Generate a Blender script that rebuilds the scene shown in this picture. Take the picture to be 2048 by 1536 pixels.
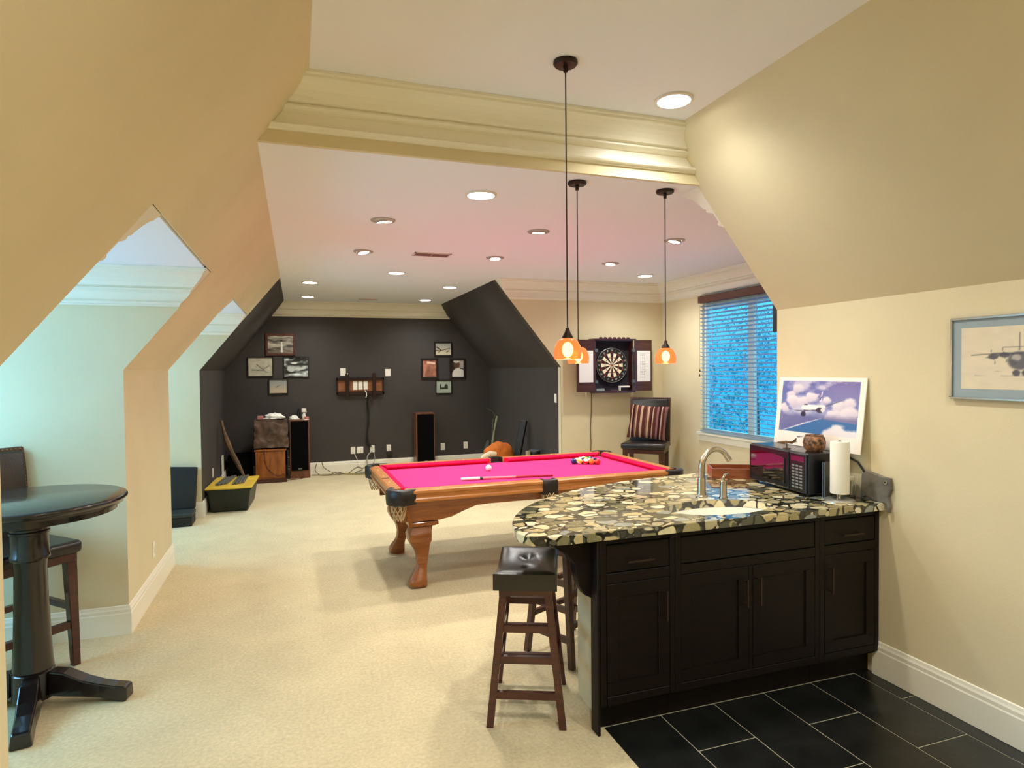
import bpy, bmesh, math, random
import numpy as np
from mathutils import Vector, Matrix, Euler
from mathutils.geometry import tessellate_polygon

random.seed(7)
for o in list(bpy.data.objects):
    bpy.data.objects.remove(o)
SC = bpy.context.scene
COL = SC.collection
PI = math.pi

# ------------------------------------------------------------------ camera
F_PX, YAW, PITCH, ROLL, CAM_H = 1257.9, 0.3311, -0.0237, -0.0098, 1.6919
fw = Vector((math.sin(YAW)*math.cos(PITCH), math.cos(YAW)*math.cos(PITCH), math.sin(PITCH)))
rt = Vector((math.cos(YAW), -math.sin(YAW), 0)); up = rt.cross(fw)
r2 = rt*math.cos(ROLL)+up*math.sin(ROLL); u2 = -rt*math.sin(ROLL)+up*math.cos(ROLL)
cd = bpy.data.cameras.new('camera'); cam = bpy.data.objects.new('camera', cd); COL.objects.link(cam)
M3 = Matrix((r2, u2, -fw)).transposed()
cam.matrix_world = Matrix.Translation((0, 0, CAM_H)) @ M3.to_4x4()
cd.sensor_fit = 'HORIZONTAL'; cd.sensor_width = 36.0; cd.lens = 36.0*F_PX/2048.0
cd.clip_start = 0.02; cd.clip_end = 200
SC.camera = cam

# ------------------------------------------------------------------ colour management, world
SC.view_settings.view_transform = 'Standard'
SC.view_settings.look = 'None'
SC.view_settings.gamma = 1.0
SC.view_settings.use_curve_mapping = False
SC.view_settings.exposure = 0.42
try:
    SC.cycles.use_denoising = True
    SC.cycles.denoiser = 'OPENIMAGEDENOISE'
    SC.cycles.diffuse_bounces = 6
    SC.cycles.max_bounces = 10
    SC.cycles.sample_clamp_indirect = 6.0
    SC.cycles.caustics_reflective = False
    SC.cycles.caustics_refractive = False
except Exception:
    pass
W = bpy.data.worlds.new('world'); SC.world = W; W.use_nodes = True
nt = W.node_tree; nt.nodes.clear()
wo = nt.nodes.new('ShaderNodeOutputWorld'); bg = nt.nodes.new('ShaderNodeBackground')
tc = nt.nodes.new('ShaderNodeTexCoord'); sep = nt.nodes.new('ShaderNodeSeparateXYZ')
rmp = nt.nodes.new('ShaderNodeValToRGB')
rmp.color_ramp.elements[0].position = 0.0; rmp.color_ramp.elements[0].color = (0.016, 0.21, 0.50, 1)
rmp.color_ramp.elements[1].position = 0.55; rmp.color_ramp.elements[1].color = (0.20, 0.75, 1.0, 1)
nt.links.new(tc.outputs['Generated'], sep.inputs[0]); nt.links.new(sep.outputs['Z'], rmp.inputs[0])
nt.links.new(rmp.outputs[0], bg.inputs['Color']); bg.inputs['Strength'].default_value = 2.3
nt.links.new(bg.outputs[0], wo.inputs[0])

CAN_W = 58.0        # recessed cans
GIM_W = 42.0        # gimbal cans over the pool table
HIGH_W = 64.0       # cans in the high ceiling
DAY_W = 48.0        # dusk daylight in the left dormer windows
PEND_W = 4.0
WARM = (1.0, 0.99, 0.93)
DAYC = (0.27, 0.62, 1.0)

def area(name, loc, rot, sx, sy, power, color, parent=None):
    l = bpy.data.lights.new(name, 'AREA'); l.shape = 'RECTANGLE'; l.size = sx; l.size_y = sy
    l.energy = power; l.color = color
    o = bpy.data.objects.new(name, l); o.location = loc; o.rotation_euler = rot; COL.objects.link(o)
    return o
# daylight just outside the glass of the two dormer windows on the left
area('dusk_daylight', (-2.66, 3.75, 1.45), (0, -PI/2, 0), 1.2, 1.3, DAY_W, DAYC)
area('dusk_daylight', (-2.66, 7.10, 1.45), (0, -PI/2, 0), 1.2, 1.3, DAY_W*0.8, DAYC)
# daylight outside the window with the blind
area('window_portal', (4.89, 5.9, 1.675), (0, PI/2, 0), 2.2, 2.4, 10, (1, 1, 1)).data.cycles.is_portal = True

# ------------------------------------------------------------------ material helpers
MATS = {}
def srgb(r, g, b):
    f = lambda c: (c/255/12.92 if c/255 <= 0.04045 else ((c/255+0.055)/1.055)**2.4)
    return (f(r), f(g), f(b), 1)
def mat(name, color, rough=0.6, metal=0.0, spec=0.5, coat=0.0, noise=None, bump=None, emis=None, trans=0.0, var=0.0):
    """noise=(scale, amount) mottles the colour, bump=(scale, strength)"""
    if name in MATS: return MATS[name]
    m = bpy.data.materials.new(name); m.use_nodes = True
    t = m.node_tree; b = t.nodes['Principled BSDF']
    c = color if len(color) == 4 else (*color, 1)
    b.inputs['Base Color'].default_value = c
    b.inputs['Roughness'].default_value = rough
    b.inputs['Metallic'].default_value = metal
    b.inputs['Specular IOR Level'].default_value = spec
    b.inputs['Coat Weight'].default_value = coat
    b.inputs['Coat Roughness'].default_value = 0.06
    b.inputs['Transmission Weight'].default_value = trans
    if emis:
        b.inputs['Emission Color'].default_value = (*emis[0], 1); b.inputs['Emission Strength'].default_value = emis[1]
    if noise or bump:
        tc = t.nodes.new('ShaderNodeTexCoord')
    if noise:
        n = t.nodes.new('ShaderNodeTexNoise'); n.inputs['Scale'].default_value = noise[0]; n.inputs['Detail'].default_value = 5
        mx = t.nodes.new('ShaderNodeMix'); mx.data_type = 'RGBA'
        mx.inputs['A'].default_value = tuple(max(0, x*(1-noise[1])) for x in c[:3])+(1,)
        mx.inputs['B'].default_value = tuple(min(1, x*(1+noise[1])) for x in c[:3])+(1,)
        mr = t.nodes.new('ShaderNodeMapRange'); mr.inputs['From Min'].default_value = .36; mr.inputs['From Max'].default_value = .64
        t.links.new(tc.outputs['Object'], n.inputs['Vector']); t.links.new(n.outputs['Fac'], mr.inputs['Value']); t.links.new(mr.outputs[0], mx.inputs['Factor'])
        t.links.new(mx.outputs['Result'], b.inputs['Base Color'])
    if bump:
        n2 = t.nodes.new('ShaderNodeTexNoise'); n2.inputs['Scale'].default_value = bump[0]; n2.inputs['Detail'].default_value = 3
        bp = t.nodes.new('ShaderNodeBump'); bp.inputs['Strength'].default_value = bump[1]; bp.inputs['Distance'].default_value = 0.004
        t.links.new(tc.outputs['Object'], n2.inputs['Vector']); t.links.new(n2.outputs['Fac'], bp.inputs['Height'])
        t.links.new(bp.outputs[0], b.inputs['Normal'])
    MATS[name] = m
    return m
def wood(name, c1, c2, rough=0.35, scale=(6, 60, 60), coat=0.25):
    if name in MATS: return MATS[name]
    m = mat(name, c1, rough, coat=coat); t = m.node_tree; b = t.nodes['Principled BSDF']
    tc = t.nodes.new('ShaderNodeTexCoord'); mp = t.nodes.new('ShaderNodeMapping'); mp.inputs['Scale'].default_value = scale
    n = t.nodes.new('ShaderNodeTexNoise'); n.inputs['Scale'].default_value = 1.0; n.inputs['Detail'].default_value = 6; n.inputs['Distortion'].default_value = 0.6
    r = t.nodes.new('ShaderNodeValToRGB'); r.color_ramp.elements[0].position = 0.32; r.color_ramp.elements[1].position = 0.68
    r.color_ramp.elements[0].color = c2; r.color_ramp.elements[1].color = c1
    t.links.new(tc.outputs['Object'], mp.inputs[0]); t.links.new(mp.outputs[0], n.inputs['Vector'])
    t.links.new(n.outputs['Fac'], r.inputs[0]); t.links.new(r.outputs[0], b.inputs['Base Color'])
    return m

WALL = mat('tan wall paint', srgb(221, 209, 173), 0.75, spec=0.25, noise=(1.5, 0.03), bump=(140, 0.12))
DARK = mat('charcoal wall paint', srgb(64, 60, 58), 0.62, spec=0.35, noise=(2, 0.06), bump=(140, 0.10))
CEIL = mat('white ceiling paint', srgb(240, 243, 250), 0.8, spec=0.2, bump=(120, 0.08))
TRIM = mat('cream trim paint', srgb(240, 236, 218), 0.35, spec=0.4)
WHITE = mat('white plastic', srgb(238, 234, 222), 0.4)
BLACKM = mat('black plastic', srgb(22, 22, 24), 0.35)
LEATHER = mat('black leather', srgb(23, 21, 20), 0.3, spec=0.6, bump=(90, 0.25), noise=(12, 0.2))
ESPR = wood('espresso wood', srgb(44, 26, 20), srgb(30, 17, 13), 0.30, (4, 4, 50))
CABW = wood('near black cabinet wood', srgb(22, 12, 10), srgb(14, 8, 6), 0.5, (5, 5, 50), coat=0.0)
CABW.node_tree.nodes['Principled BSDF'].inputs['Specular IOR Level'].default_value = 0.25
MAHO = wood('dark mahogany', srgb(80, 36, 26), srgb(54, 24, 18), 0.28, (5, 5, 40))
HONEY = wood('honey oak', srgb(158, 92, 36), srgb(124, 68, 24), 0.35, (5, 40, 40), coat=0.3)
HONEYL = wood('light honey oak', srgb(196, 132, 70), srgb(164, 100, 48), 0.35, (4, 45, 45), coat=0.3)
OAKC = wood('orange oak', srgb(168, 98, 34), srgb(124, 66, 20), 0.4, (25, 25, 4))
WALNUT = wood('walnut veneer', srgb(122, 72, 44), srgb(92, 52, 30), 0.4, (20, 20, 4))
FELT = mat('crimson felt', srgb(214, 54, 120), 0.9, spec=0.1, noise=(60, 0.06), bump=(500, 0.2))
FELTC = mat('crimson cushion felt', srgb(214, 18, 70), 0.9, spec=0.1)
NICKEL = mat('brushed nickel', srgb(190, 180, 165), 0.25, metal=1.0)
CHROME = mat('chrome', srgb(215, 215, 215), 0.1, metal=1.0)
BRONZE = mat('oil rubbed bronze', srgb(50, 34, 28), 0.4, metal=0.6)
GRILLE = mat('black speaker cloth', srgb(12, 12, 13), 0.95, spec=0.05)
GREYM = mat('grey metal', srgb(120, 120, 118), 0.4, metal=0.7)
PAPER = mat('white paper', srgb(240, 238, 228), 0.85, spec=0.1)
LENS = mat('lit lamp lens', (1, 0.95, 0.85), 0.5, emis=((1.0, 0.97, 0.90), 26.0))
CABLEM = mat('grey cable', srgb(120, 110, 82), 0.6)
CABLEB = mat('black cable', srgb(24, 22, 22), 0.5)
BISC = mat('cream porcelain', srgb(245, 242, 232), 0.2, coat=0.4)

def granite():
    m = mat('river pebble granite', (0.3, 0.3, 0.2), 0.09, spec=0.6, coat=0.3); t = m.node_tree; b = t.nodes['Principled BSDF']
    N = t.nodes.new; L = t.links.new
    tc = N('ShaderNodeTexCoord'); mp = N('ShaderNodeMapping'); mp.inputs['Scale'].default_value = (1.0, 1.25, 1.0)
    mp.inputs['Rotation'].default_value = (0, 0, 0.5)
    nz = N('ShaderNodeTexNoise'); nz.inputs['Scale'].default_value = 9; nz.inputs['Detail'].default_value = 1
    ad = N('ShaderNodeMix'); ad.data_type = 'VECTOR'; ad.inputs['Factor'].default_value = 0.045
    L(tc.outputs['Object'], mp.inputs[0]); L(mp.outputs[0], nz.inputs['Vector'])
    L(mp.outputs[0], ad.inputs['A']); L(nz.outputs['Color'], ad.inputs['B'])
    def vor(scale, feat):
        v = N('ShaderNodeTexVoronoi'); v.feature = feat; v.inputs['Scale'].default_value = scale; v.inputs['Randomness'].default_value = 0.95
        L(ad.outputs['Result'], v.inputs['Vector']); return v
    def layer(scale, lo, hi):
        e = vor(scale, 'DISTANCE_TO_EDGE'); f = vor(scale, 'F1')
        r = N('ShaderNodeMapRange'); r.inputs['From Min'].default_value = lo; r.inputs['From Max'].default_value = hi
        L(e.outputs['Distance'], r.inputs['Value'])
        f1 = N('ShaderNodeMapRange'); f1.inputs['From Min'].default_value = 0.60; f1.inputs['From Max'].default_value = 0.55
        L(f.outputs['Distance'], f1.inputs['Value'])
        mu = N('ShaderNodeMath'); mu.operation = 'MULTIPLY'; L(r.outputs[0], mu.inputs[0]); L(f1.outputs[0], mu.inputs[1])
        return mu, f
    big, fb = layer(12, 0.045, 0.07); sm, fs = layer(30, 0.05, 0.09)
    def ramp(f, stops):
        s = N('ShaderNodeSeparateColor'); L(f.outputs['Color'], s.inputs[0])
        r = N('ShaderNodeValToRGB'); cr = r.color_ramp; cr.interpolation = 'CONSTANT'
        while len(cr.elements) < len(stops): cr.elements.new(0.5)
        for e, (p, c) in zip(cr.elements, stops): e.position = p; e.color = c
        L(s.outputs[0], r.inputs[0]); return r
    pal = [(0, srgb(196, 180, 134)), (0.18, srgb(128, 124, 92)), (0.3, srgb(222, 214, 172)), (0.44, srgb(160, 150, 108)), (0.56, srgb(232, 226, 194)), (0.68, srgb(84, 86, 68)), (0.82, srgb(178, 170, 134)), (0.93, srgb(146, 152, 146))]
    rb = ramp(fb, pal); rs = ramp(fs, [(0, srgb(56, 56, 44)), (0.3, srgb(150, 142, 104)), (0.55, srgb(84, 84, 68)), (0.72, srgb(204, 194, 152)), (0.9, srgb(120, 124, 116))])
    mottle = N('ShaderNodeTexNoise'); mottle.inputs['Scale'].default_value = 40; mottle.inputs['Detail'].default_value = 4; L(tc.outputs['Object'], mottle.inputs['Vector'])
    mr = N('ShaderNodeMapRange'); mr.inputs['To Min'].default_value = 0.72; mr.inputs['To Max'].default_value = 1.25; L(mottle.outputs['Fac'], mr.inputs['Value'])
    m1 = N('ShaderNodeMix'); m1.data_type = 'RGBA'; m1.inputs['A'].default_value = srgb(28, 28, 22); L(sm.outputs[0], m1.inputs['Factor']); L(rs.outputs[0], m1.inputs['B'])
    m2 = N('ShaderNodeMix'); m2.data_type = 'RGBA'; L(big.outputs[0], m2.inputs['Factor']); L(m1.outputs['Result'], m2.inputs['A']); L(rb.outputs[0], m2.inputs['B'])
    vm = N('ShaderNodeVectorMath'); vm.operation = 'SCALE'; L(m2.outputs['Result'], vm.inputs[0]); L(mr.outputs[0], vm.inputs['Scale'])
    L(vm.outputs[0], b.inputs['Base Color'])
    return m
GRANITE = granite()

def carpet_mat():
    m = mat('beige cut pile carpet', srgb(222, 202, 158), 0.95, spec=0.05); t = m.node_tree; b = t.nodes['Principled BSDF']
    N = t.nodes.new; L = t.links.new
    tc = N('ShaderNodeTexCoord')
    n1 = N('ShaderNodeTexNoise'); n1.inputs['Scale'].default_value = 2.2; n1.inputs['Detail'].default_value = 6; n1.inputs['Roughness'].default_value = 0.65
    n2 = N('ShaderNodeTexNoise'); n2.inputs['Scale'].default_value = 55; n2.inputs['Detail'].default_value = 4
    for n in (n1, n2): L(tc.outputs['Object'], n.inputs['Vector'])
    r = N('ShaderNodeMapRange'); r.inputs['From Min'].default_value = 0.3; r.inputs['From Max'].default_value = 0.7; r.inputs['To Min'].default_value = 0.9; r.inputs['To Max'].default_value = 1.06; L(n1.outputs['Fac'], r.inputs['Value'])
    r2_ = N('ShaderNodeMapRange'); r2_.inputs['From Min'].default_value = 0.3; r2_.inputs['From Max'].default_value = 0.7; r2_.inputs['To Min'].default_value = 0.86; r2_.inputs['To Max'].default_value = 1.08; L(n2.outputs['Fac'], r2_.inputs['Value'])
    mu = N('ShaderNodeMath'); mu.operation = 'MULTIPLY'; L(r.outputs[0], mu.inputs[0]); L(r2_.outputs[0], mu.inputs[1])
    vm = N('ShaderNodeVectorMath'); vm.operation = 'SCALE'; vm.inputs[0].default_value = srgb(210, 194, 157)[:3]; L(mu.outputs[0], vm.inputs['Scale'])
    L(vm.outputs[0], b.inputs['Base Color'])
    bp = N('ShaderNodeBump'); bp.inputs['Strength'].default_value = 0.6; bp.inputs['Distance'].default_value = 0.006; L(n2.outputs['Fac'], bp.inputs['Height']); L(bp.outputs[0], b.inputs['Normal'])
    return m
CARPET = carpet_mat()
TILE = mat('black slate tile', srgb(24, 25, 24), 0.28, spec=0.5, noise=(7, 0.3), bump=(25, 0.2))
GROUT = mat('grey grout', srgb(126, 124, 110), 0.9)

def thin_glass():
    if 'window glass' in MATS: return MATS['window glass']
    m = bpy.data.materials.new('window glass'); m.use_nodes = True; t = m.node_tree; t.nodes.clear()
    o = t.nodes.new('ShaderNodeOutputMaterial'); x = t.nodes.new('ShaderNodeMixShader'); a = t.nodes.new('ShaderNodeBsdfTransparent'); g = t.nodes.new('ShaderNodeBsdfGlossy'); f = None
    g.inputs['Roughness'].default_value = 0.02; x.inputs[0].default_value = .035; a.inputs['Color'].default_value = (.96, .98, .98, 1)
    t.links.new(a.outputs[0], x.inputs[1]); t.links.new(g.outputs[0], x.inputs[2]); t.links.new(x.outputs[0], o.inputs[0])
    MATS['window glass'] = m; return m
# ------------------------------------------------------------------ mesh helpers
class MB:
    def __init__(s): s.b = bmesh.new()
    def poly(s, pts):
        vs = [s.b.verts.new(p) for p in pts]; return s.b.faces.new(vs)
    def box(s, c, d, rot=None, taper=None):
        c = Vector(c); h = Vector(d)/2; R = Euler(rot).to_matrix() if rot else Matrix.Identity(3)
        v = []
        for z in (-1, 1):
            k = taper if (taper and z == 1) else 1.0
            for x, y in ((-1, -1), (1, -1), (1, 1), (-1, 1)):
                v.append(s.b.verts.new(c + R @ Vector((x*h.x*k, y*h.y*k, z*h.z))))
        for f in ((3, 2, 1, 0), (4, 5, 6, 7), (0, 1, 5, 4), (1, 2, 6, 5), (2, 3, 7, 6), (3, 0, 4, 7)):
            s.b.faces.new([v[i] for i in f])
        return s
    def bx(s, x0, x1, y0, y1, z0, z1): return s.box(((x0+x1)/2, (y0+y1)/2, (z0+z1)/2), (abs(x1-x0), abs(y1-y0), abs(z1-z0)))
    def hexa(s, b4, t4):
        v = [s.b.verts.new(p) for p in list(b4)+list(t4)]
        for f in ((3, 2, 1, 0), (4, 5, 6, 7), (0, 1, 5, 4), (1, 2, 6, 5), (2, 3, 7, 6), (3, 0, 4, 7)):
            s.b.faces.new([v[i] for i in f])
        return s
    def bar(s, p0, p1, w0, w1=None, upv=(0, 0, 1), d0=None, d1=None):
        """square bar from p0 to p1"""
        w1 = w0 if w1 is None else w1; d0 = d0 or w0; d1 = d1 or (w1 if d0 == w0 else d0)
        p0, p1 = Vector(p0), Vector(p1); a = (p1-p0).normalized(); uu = Vector(upv)
        if abs(a.dot(uu)) > .95: uu = Vector((0, 1, 0))
        x = a.cross(uu).normalized(); y = x.cross(a).normalized()
        q = lambda p, w, d: [p - x*w/2 - y*d/2, p + x*w/2 - y*d/2, p + x*w/2 + y*d/2, p - x*w/2 + y*d/2]
        return s.hexa(q(p0, w0, d0), q(p1, w1, d1))
    def leg(s, p0, p1, w0, w1, d0=None, d1=None):
        """bar with horizontal ends"""
        d0 = d0 or w0; d1 = d1 or w1
        q = lambda p, w, d: [(p[0]-w/2, p[1]-d/2, p[2]), (p[0]+w/2, p[1]-d/2, p[2]), (p[0]+w/2, p[1]+d/2, p[2]), (p[0]-w/2, p[1]+d/2, p[2])]
        return s.hexa(q(p0, w0, d0), q(p1, w1, d1))
    def prism(s, pts, off):
        """extrude polygon pts (3d) by vector off"""
        off = Vector(off); n = len(pts)
        a = [s.b.verts.new(p) for p in pts]; c = [s.b.verts.new(Vector(p)+off) for p in pts]
        s.b.faces.new(a); s.b.faces.new(list(reversed(c)))
        for i in range(n): s.b.faces.new((a[i], c[i], c[(i+1) % n], a[(i+1) % n]))
        return s
    def tube(s, pts, r, seg=8, closed=False, cap=True):
        P = [Vector(p) for p in pts]; n = len(P); rr = r if isinstance(r, (list, tuple)) else [r]*n
        rings = []; prev = None
        for i, p in enumerate(P):
            a = (P[(i+1) % n]-P[i-1]) if closed else ((P[min(i+1, n-1)]-P[max(i-1, 0)]))
            a.normalize()
            if prev is None:
                x = a.cross(Vector((0, 0, 1)));
                if x.length < 1e-3: x = a.cross(Vector((1, 0, 0)))
            else: x = prev - a*prev.dot(a)
            x.normalize(); prev = x; y = a.cross(x)
            rings.append([s.b.verts.new(p + (x*math.cos(2*PI*k/seg)+y*math.sin(2*PI*k/seg))*rr[i]) for k in range(seg)])
        for i in range(n if closed else n-1):
            A, B = rings[i], rings[(i+1) % n]
            for k in range(seg): s.b.faces.new((A[k], A[(k+1) % seg], B[(k+1) % seg], B[k]))
        if cap and not closed:
            s.b.faces.new(list(reversed(rings[0]))); s.b.faces.new(rings[-1])
        return s
    def lathe(s, prof, c=(0, 0, 0), seg=24, M=None, cap=True):
        c = Vector(c); rings = []
        for r, z in prof:
            ring = []
            for k in range(seg):
                p = Vector((r*math.cos(2*PI*k/seg), r*math.sin(2*PI*k/seg), z))
                if M is not None: p = M @ p
                ring.append(s.b.verts.new(c+p))
            rings.append(ring)
        for A, B in zip(rings, rings[1:]):
            for k in range(seg): s.b.faces.new((A[k], A[(k+1) % seg], B[(k+1) % seg], B[k]))
        if cap:
            if prof[0][0] > 1e-4: s.b.faces.new(list(reversed(rings[0])))
            if prof[-1][0] > 1e-4: s.b.faces.new(rings[-1])
        return s
    def sphere(s, c, r, sc=(1, 1, 1), u=16, v=10):
        m = Matrix.Translation(c) @ Matrix.Diagonal((r*sc[0], r*sc[1], r*sc[2], 1))
        bmesh.ops.create_uvsphere(s.b, u_segments=u, v_segments=v, radius=1, matrix=m); return s
    def strip(s, prof, A, B):
        """skin between two matching polylines A(profile)->list of pts"""
        return s
    def loft(s, rings, cap=True):
        R = [[s.b.verts.new(p) for p in ring] for ring in rings]; n = len(R[0])
        for A, B in zip(R, R[1:]):
            for k in range(n): s.b.faces.new((A[k], A[(k+1) % n], B[(k+1) % n], B[k]))
        if cap: s.b.faces.new(list(reversed(R[0]))); s.b.faces.new(R[-1])
        return s
    def mesh(s, name, smooth=False, bevel=0.0, bseg=2):
        b = s.b
        bmesh.ops.remove_doubles(b, verts=b.verts, dist=1e-5)
        if bevel > 0:
            es = [e for e in b.edges if len(e.link_faces) == 2 and e.calc_face_angle(0) > 0.6]
            bmesh.ops.bevel(b, geom=es, offset=bevel, segments=bseg, affect='EDGES', profile=0.5, clamp_overlap=True)
        bmesh.ops.recalc_face_normals(b, faces=b.faces)
        me = bpy.data.meshes.new(name); b.to_mesh(me); b.free()
        if smooth:
            for p in me.polygons: p.use_smooth = True
            try: me.set_sharp_from_angle(angle=math.radians(smooth if smooth is not True else 40))
            except Exception: pass
        return me
    def build(s, name, m, parent=None, smooth=False, bevel=0.0, bseg=2, label=None, kind=None):
        me = s.mesh(name, smooth, bevel, bseg)
        return link(name, me, m, parent, label, kind)
def link(name, me, m, parent=None, label=None, kind=None):
    o = bpy.data.objects.new(name, me); COL.objects.link(o)
    for mm in (m if isinstance(m, (list, tuple)) else [m]):
        if mm is not None and len(me.materials) < (len(m) if isinstance(m, (list, tuple)) else 1): me.materials.append(mm)
    if parent: o.parent = parent
    if label: o['label'] = label
    if kind: o['kind'] = kind
    return o
def thing(name, label, cat, loc=(0, 0, 0), rz=0.0, group=None):
    o = bpy.data.objects.new(name, None); COL.objects.link(o); o.empty_display_size = 0.1
    o.location = loc; o.rotation_euler = (0, 0, rz); o['label'] = label; o['category'] = cat
    if group: o['group'] = group
    return o
def tag(o, label, cat, group=None):
    o['label'] = label; o['category'] = cat
    if group: o['group'] = group
    return o
def dup(root, loc, rz, label, group=None):
    def cp(o, par):
        c = o.copy(); COL.objects.link(c)
        if par: c.parent = par
        for ch in list(o.children): cp(ch, c)
        return c
    r = cp(root, None); r.location = loc; r.rotation_euler = (0, 0, rz); r['label'] = label
    if group: r['group'] = group
    return r
def struct(mb, name, m, parent=None, **k):
    o = mb.build(name, m, parent, **k)
    if not parent: o['kind'] = 'structure'
    return o

# ------------------------------------------------------------------ room dimensions (metres)
H1, H2 = 2.8143, 3.113
XL1, XLK, K1 = -0.157, -1.049, 1.71
XR1, XRK = 2.379, 3.271
SL = (H1-K1)/(XL1-XLK)
sx = lambda z: XLK+(z-K1)/SL
sr = lambda z: XRK-(z-K1)/SL
YH, YC, YD, YD2, YF = 3.31, 3.338, 7.541, 8.058, 10.80
YO1, YP1, YP2 = 2.835, 4.645, 6.155
HD, XW, XDL, XWIN = 2.361, 2.988, -2.55, 4.779
KR = K1+(XRK-XW)*SL
YB = -2.2
T = 0.1
BBH = 0.188

# floor: slab with a carpet and a field of tiles
fl = struct(MB().bx(-2.7, 5.0, YB-.1, YF+.1, -0.12, -0.012), 'floor', GROUT)
m = MB(); m.bx(-2.62, 1.345, YB, YF, -0.012, 0.0); m.bx(1.345, 4.9, 2.66, YF, -0.012, 0.0)
m.build('carpet', CARPET, fl)
MB().bx(1.346, 2.985, -1.25, 2.658, -0.012, -0.0035).build('grout_bed', mat('pale grout', srgb(168, 164, 140), .9), fl)
cols = [1.345, 1.654, 1.9615, 2.269, 2.5765, 2.884, 2.985]
for ci in range(6):
    y = 2.655 if ci == 5 else 2.633; first = True
    k = 0
    while y > -1.2:
        ln_ = 0.3075 if (first and ci % 2 == 1) else 0.615
        y0 = y-ln_
        MB().bx(cols[ci]+.0026, cols[ci+1]-.0026, y0+.0026, y-.0026, -0.012, -0.0015).build('tile', TILE, fl, bevel=0.0012, bseg=1)
        y = y0; first = False

# ceilings
struct(MB().bx(sx(H1)-.3, sr(H1)+.3, YH+.026, YF+.1, H1, H1+.1), 'ceiling', CEIL)
struct(MB().bx(sx(H2)-.3, sr(H2)+.3, YB-.1, YH+.02, H2, H2+.1), 'ceiling', CEIL)
struct(MB().bx(XR1-.05, XWIN+.1, YC, YD+.1, H1+.0005, H1+.1), 'ceiling', CEIL)
struct(MB().bx(XDL-.1, sx(HD)-.02, YO1-.1, YP1+.1, HD, HD+.1), 'ceiling', CEIL)
struct(MB().bx(XDL-.1, sx(HD)-.02, YP2-.1, YD2+.1, HD, HD+.1), 'ceiling', CEIL)

# walls
nL = Vector((-SL, 0, 1)).normalized()*T       # outwards of the left slope
nR = Vector((SL, 0, 1)).normalized()*T
def slope(mb, side, z0, z1, y0, y1):
    f = sx if side < 0 else sr
    n = nL if side < 0 else nR
    mb.prism([(f(z0), y0, z0), (f(z1), y0, z1), (f(z1), y1, z1), (f(z0), y1, z0)], n)
m = MB()
for (z0, z1, y0, y1) in ((HD, H1, YB, YD2), (H1, H2+.06, YB, YH), (K1, HD, YB, YO1-.004), (K1, HD, YP1+.004, YP2-.004)): slope(m, -1, z0, z1, y0, y1)
for (y0, y1) in ((YB, YO1-T), (YP1+T, YP2-T)): m.bx(XLK-T, XLK, y0, y1, 0, K1+.02)
struct(m, 'wall_left', WALL)
m = MB(); slope(m, -1, K1, H1+.02, YD2+.003, YF); m.bx(XLK-T, XLK, YD2+.003, YF, 0, K1+.02); struct(m, 'wall_left', DARK)
# cheeks and faces of the left dormers
def cheek(y, dy, m_):
    mb = MB(); mb.prism([(XDL, y, 0), (XLK, y, 0), (XLK, y, K1), (sx(HD)-.001, y, HD), (XDL, y, HD)], (0, dy, 0)); return struct(mb, 'wall_left', m_)
cheek(YO1, -T, WALL); cheek(YP1, T, WALL); cheek(YP2, -T, WALL); mb = MB(); mb.prism([(XDL, YD2, 0), (XLK-.003, YD2, 0), (XLK-.003, YD2, K1), (sx(HD)-.004, YD2, HD), (XDL, YD2, HD)], (0, T, 0)); struct(mb, 'wall_left', WALL)
def holed_wall_x(x, th, y0, y1, z0, z1, hy0, hy1, hz0, hz1, name):
    mb = MB(); a, b = min(x, x+th), max(x, x+th)
    mb.bx(a, b, y0, hy0, z0, z1); mb.bx(a, b, hy1, y1, z0, z1); mb.bx(a, b, hy0, hy1, z0, hz0); mb.bx(a, b, hy0, hy1, hz1, z1)
    return struct(mb, name, WALL)
holed_wall_x(XDL, -T, YO1, YP1, 0, HD, 3.1, 4.4, 0.85, 2.05, 'wall_left')
holed_wall_x(XDL, -T, YP2, YD2, 0, HD, 6.45, 7.75, 0.85, 2.05, 'wall_left')
# right side
m = MB(); slope(m, 1, KR, H1, YB, YC); slope(m, 1, H1, H2+.06, YB, YH+.03); m.bx(XW, XW+T, YB, YC, 0, KR+.02); struct(m, 'wall_right', WALL)
m = MB(); m.prism([(XW+.02, YC, 0), (XWIN, YC, 0), (XWIN, YC, H1), (sr(H1)+.002, YC, H1), (XW+.002, YC, KR)], (0, -T, 0)); struct(m, 'wall_right', WALL)
holed_wall_x(XWIN, T, YC, YD, 0, H1, 4.93, 6.62, 0.89, 2.46, 'wall_right')
m = MB(); m.prism([(XRK+.0, YD, 0), (XWIN+T, YD, 0), (XWIN+T, YD, H1), (sr(H1), YD, H1), (XRK, YD, K1)], (0, T, 0)); struct(m, 'wall_right', WALL)
m = MB(); slope(m, 1, K1, H1+.02, YD+.002, YF); m.bx(XRK, XRK+T, YD+.002, YF, 0, K1+.02); struct(m, 'wall_right', DARK)
struct(MB().bx(XLK-.1, XRK+.1, YF, YF+T, 0, H1), 'wall_back', DARK)
struct(MB().bx(-2.7, 3.2, YB-T, YB, 0, H2), 'wall_front', WALL)
# header between the high and the low ceiling
m = MB(); m.prism([(sx(H1)-.02, YH, H1), (sr(H1)+.02, YH, H1), (sr(H2)+.02, YH, H2), (sx(H2)-.02, YH, H2)], (0, .027, 0)); struct(m, 'wall_header', WALL)

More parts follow.
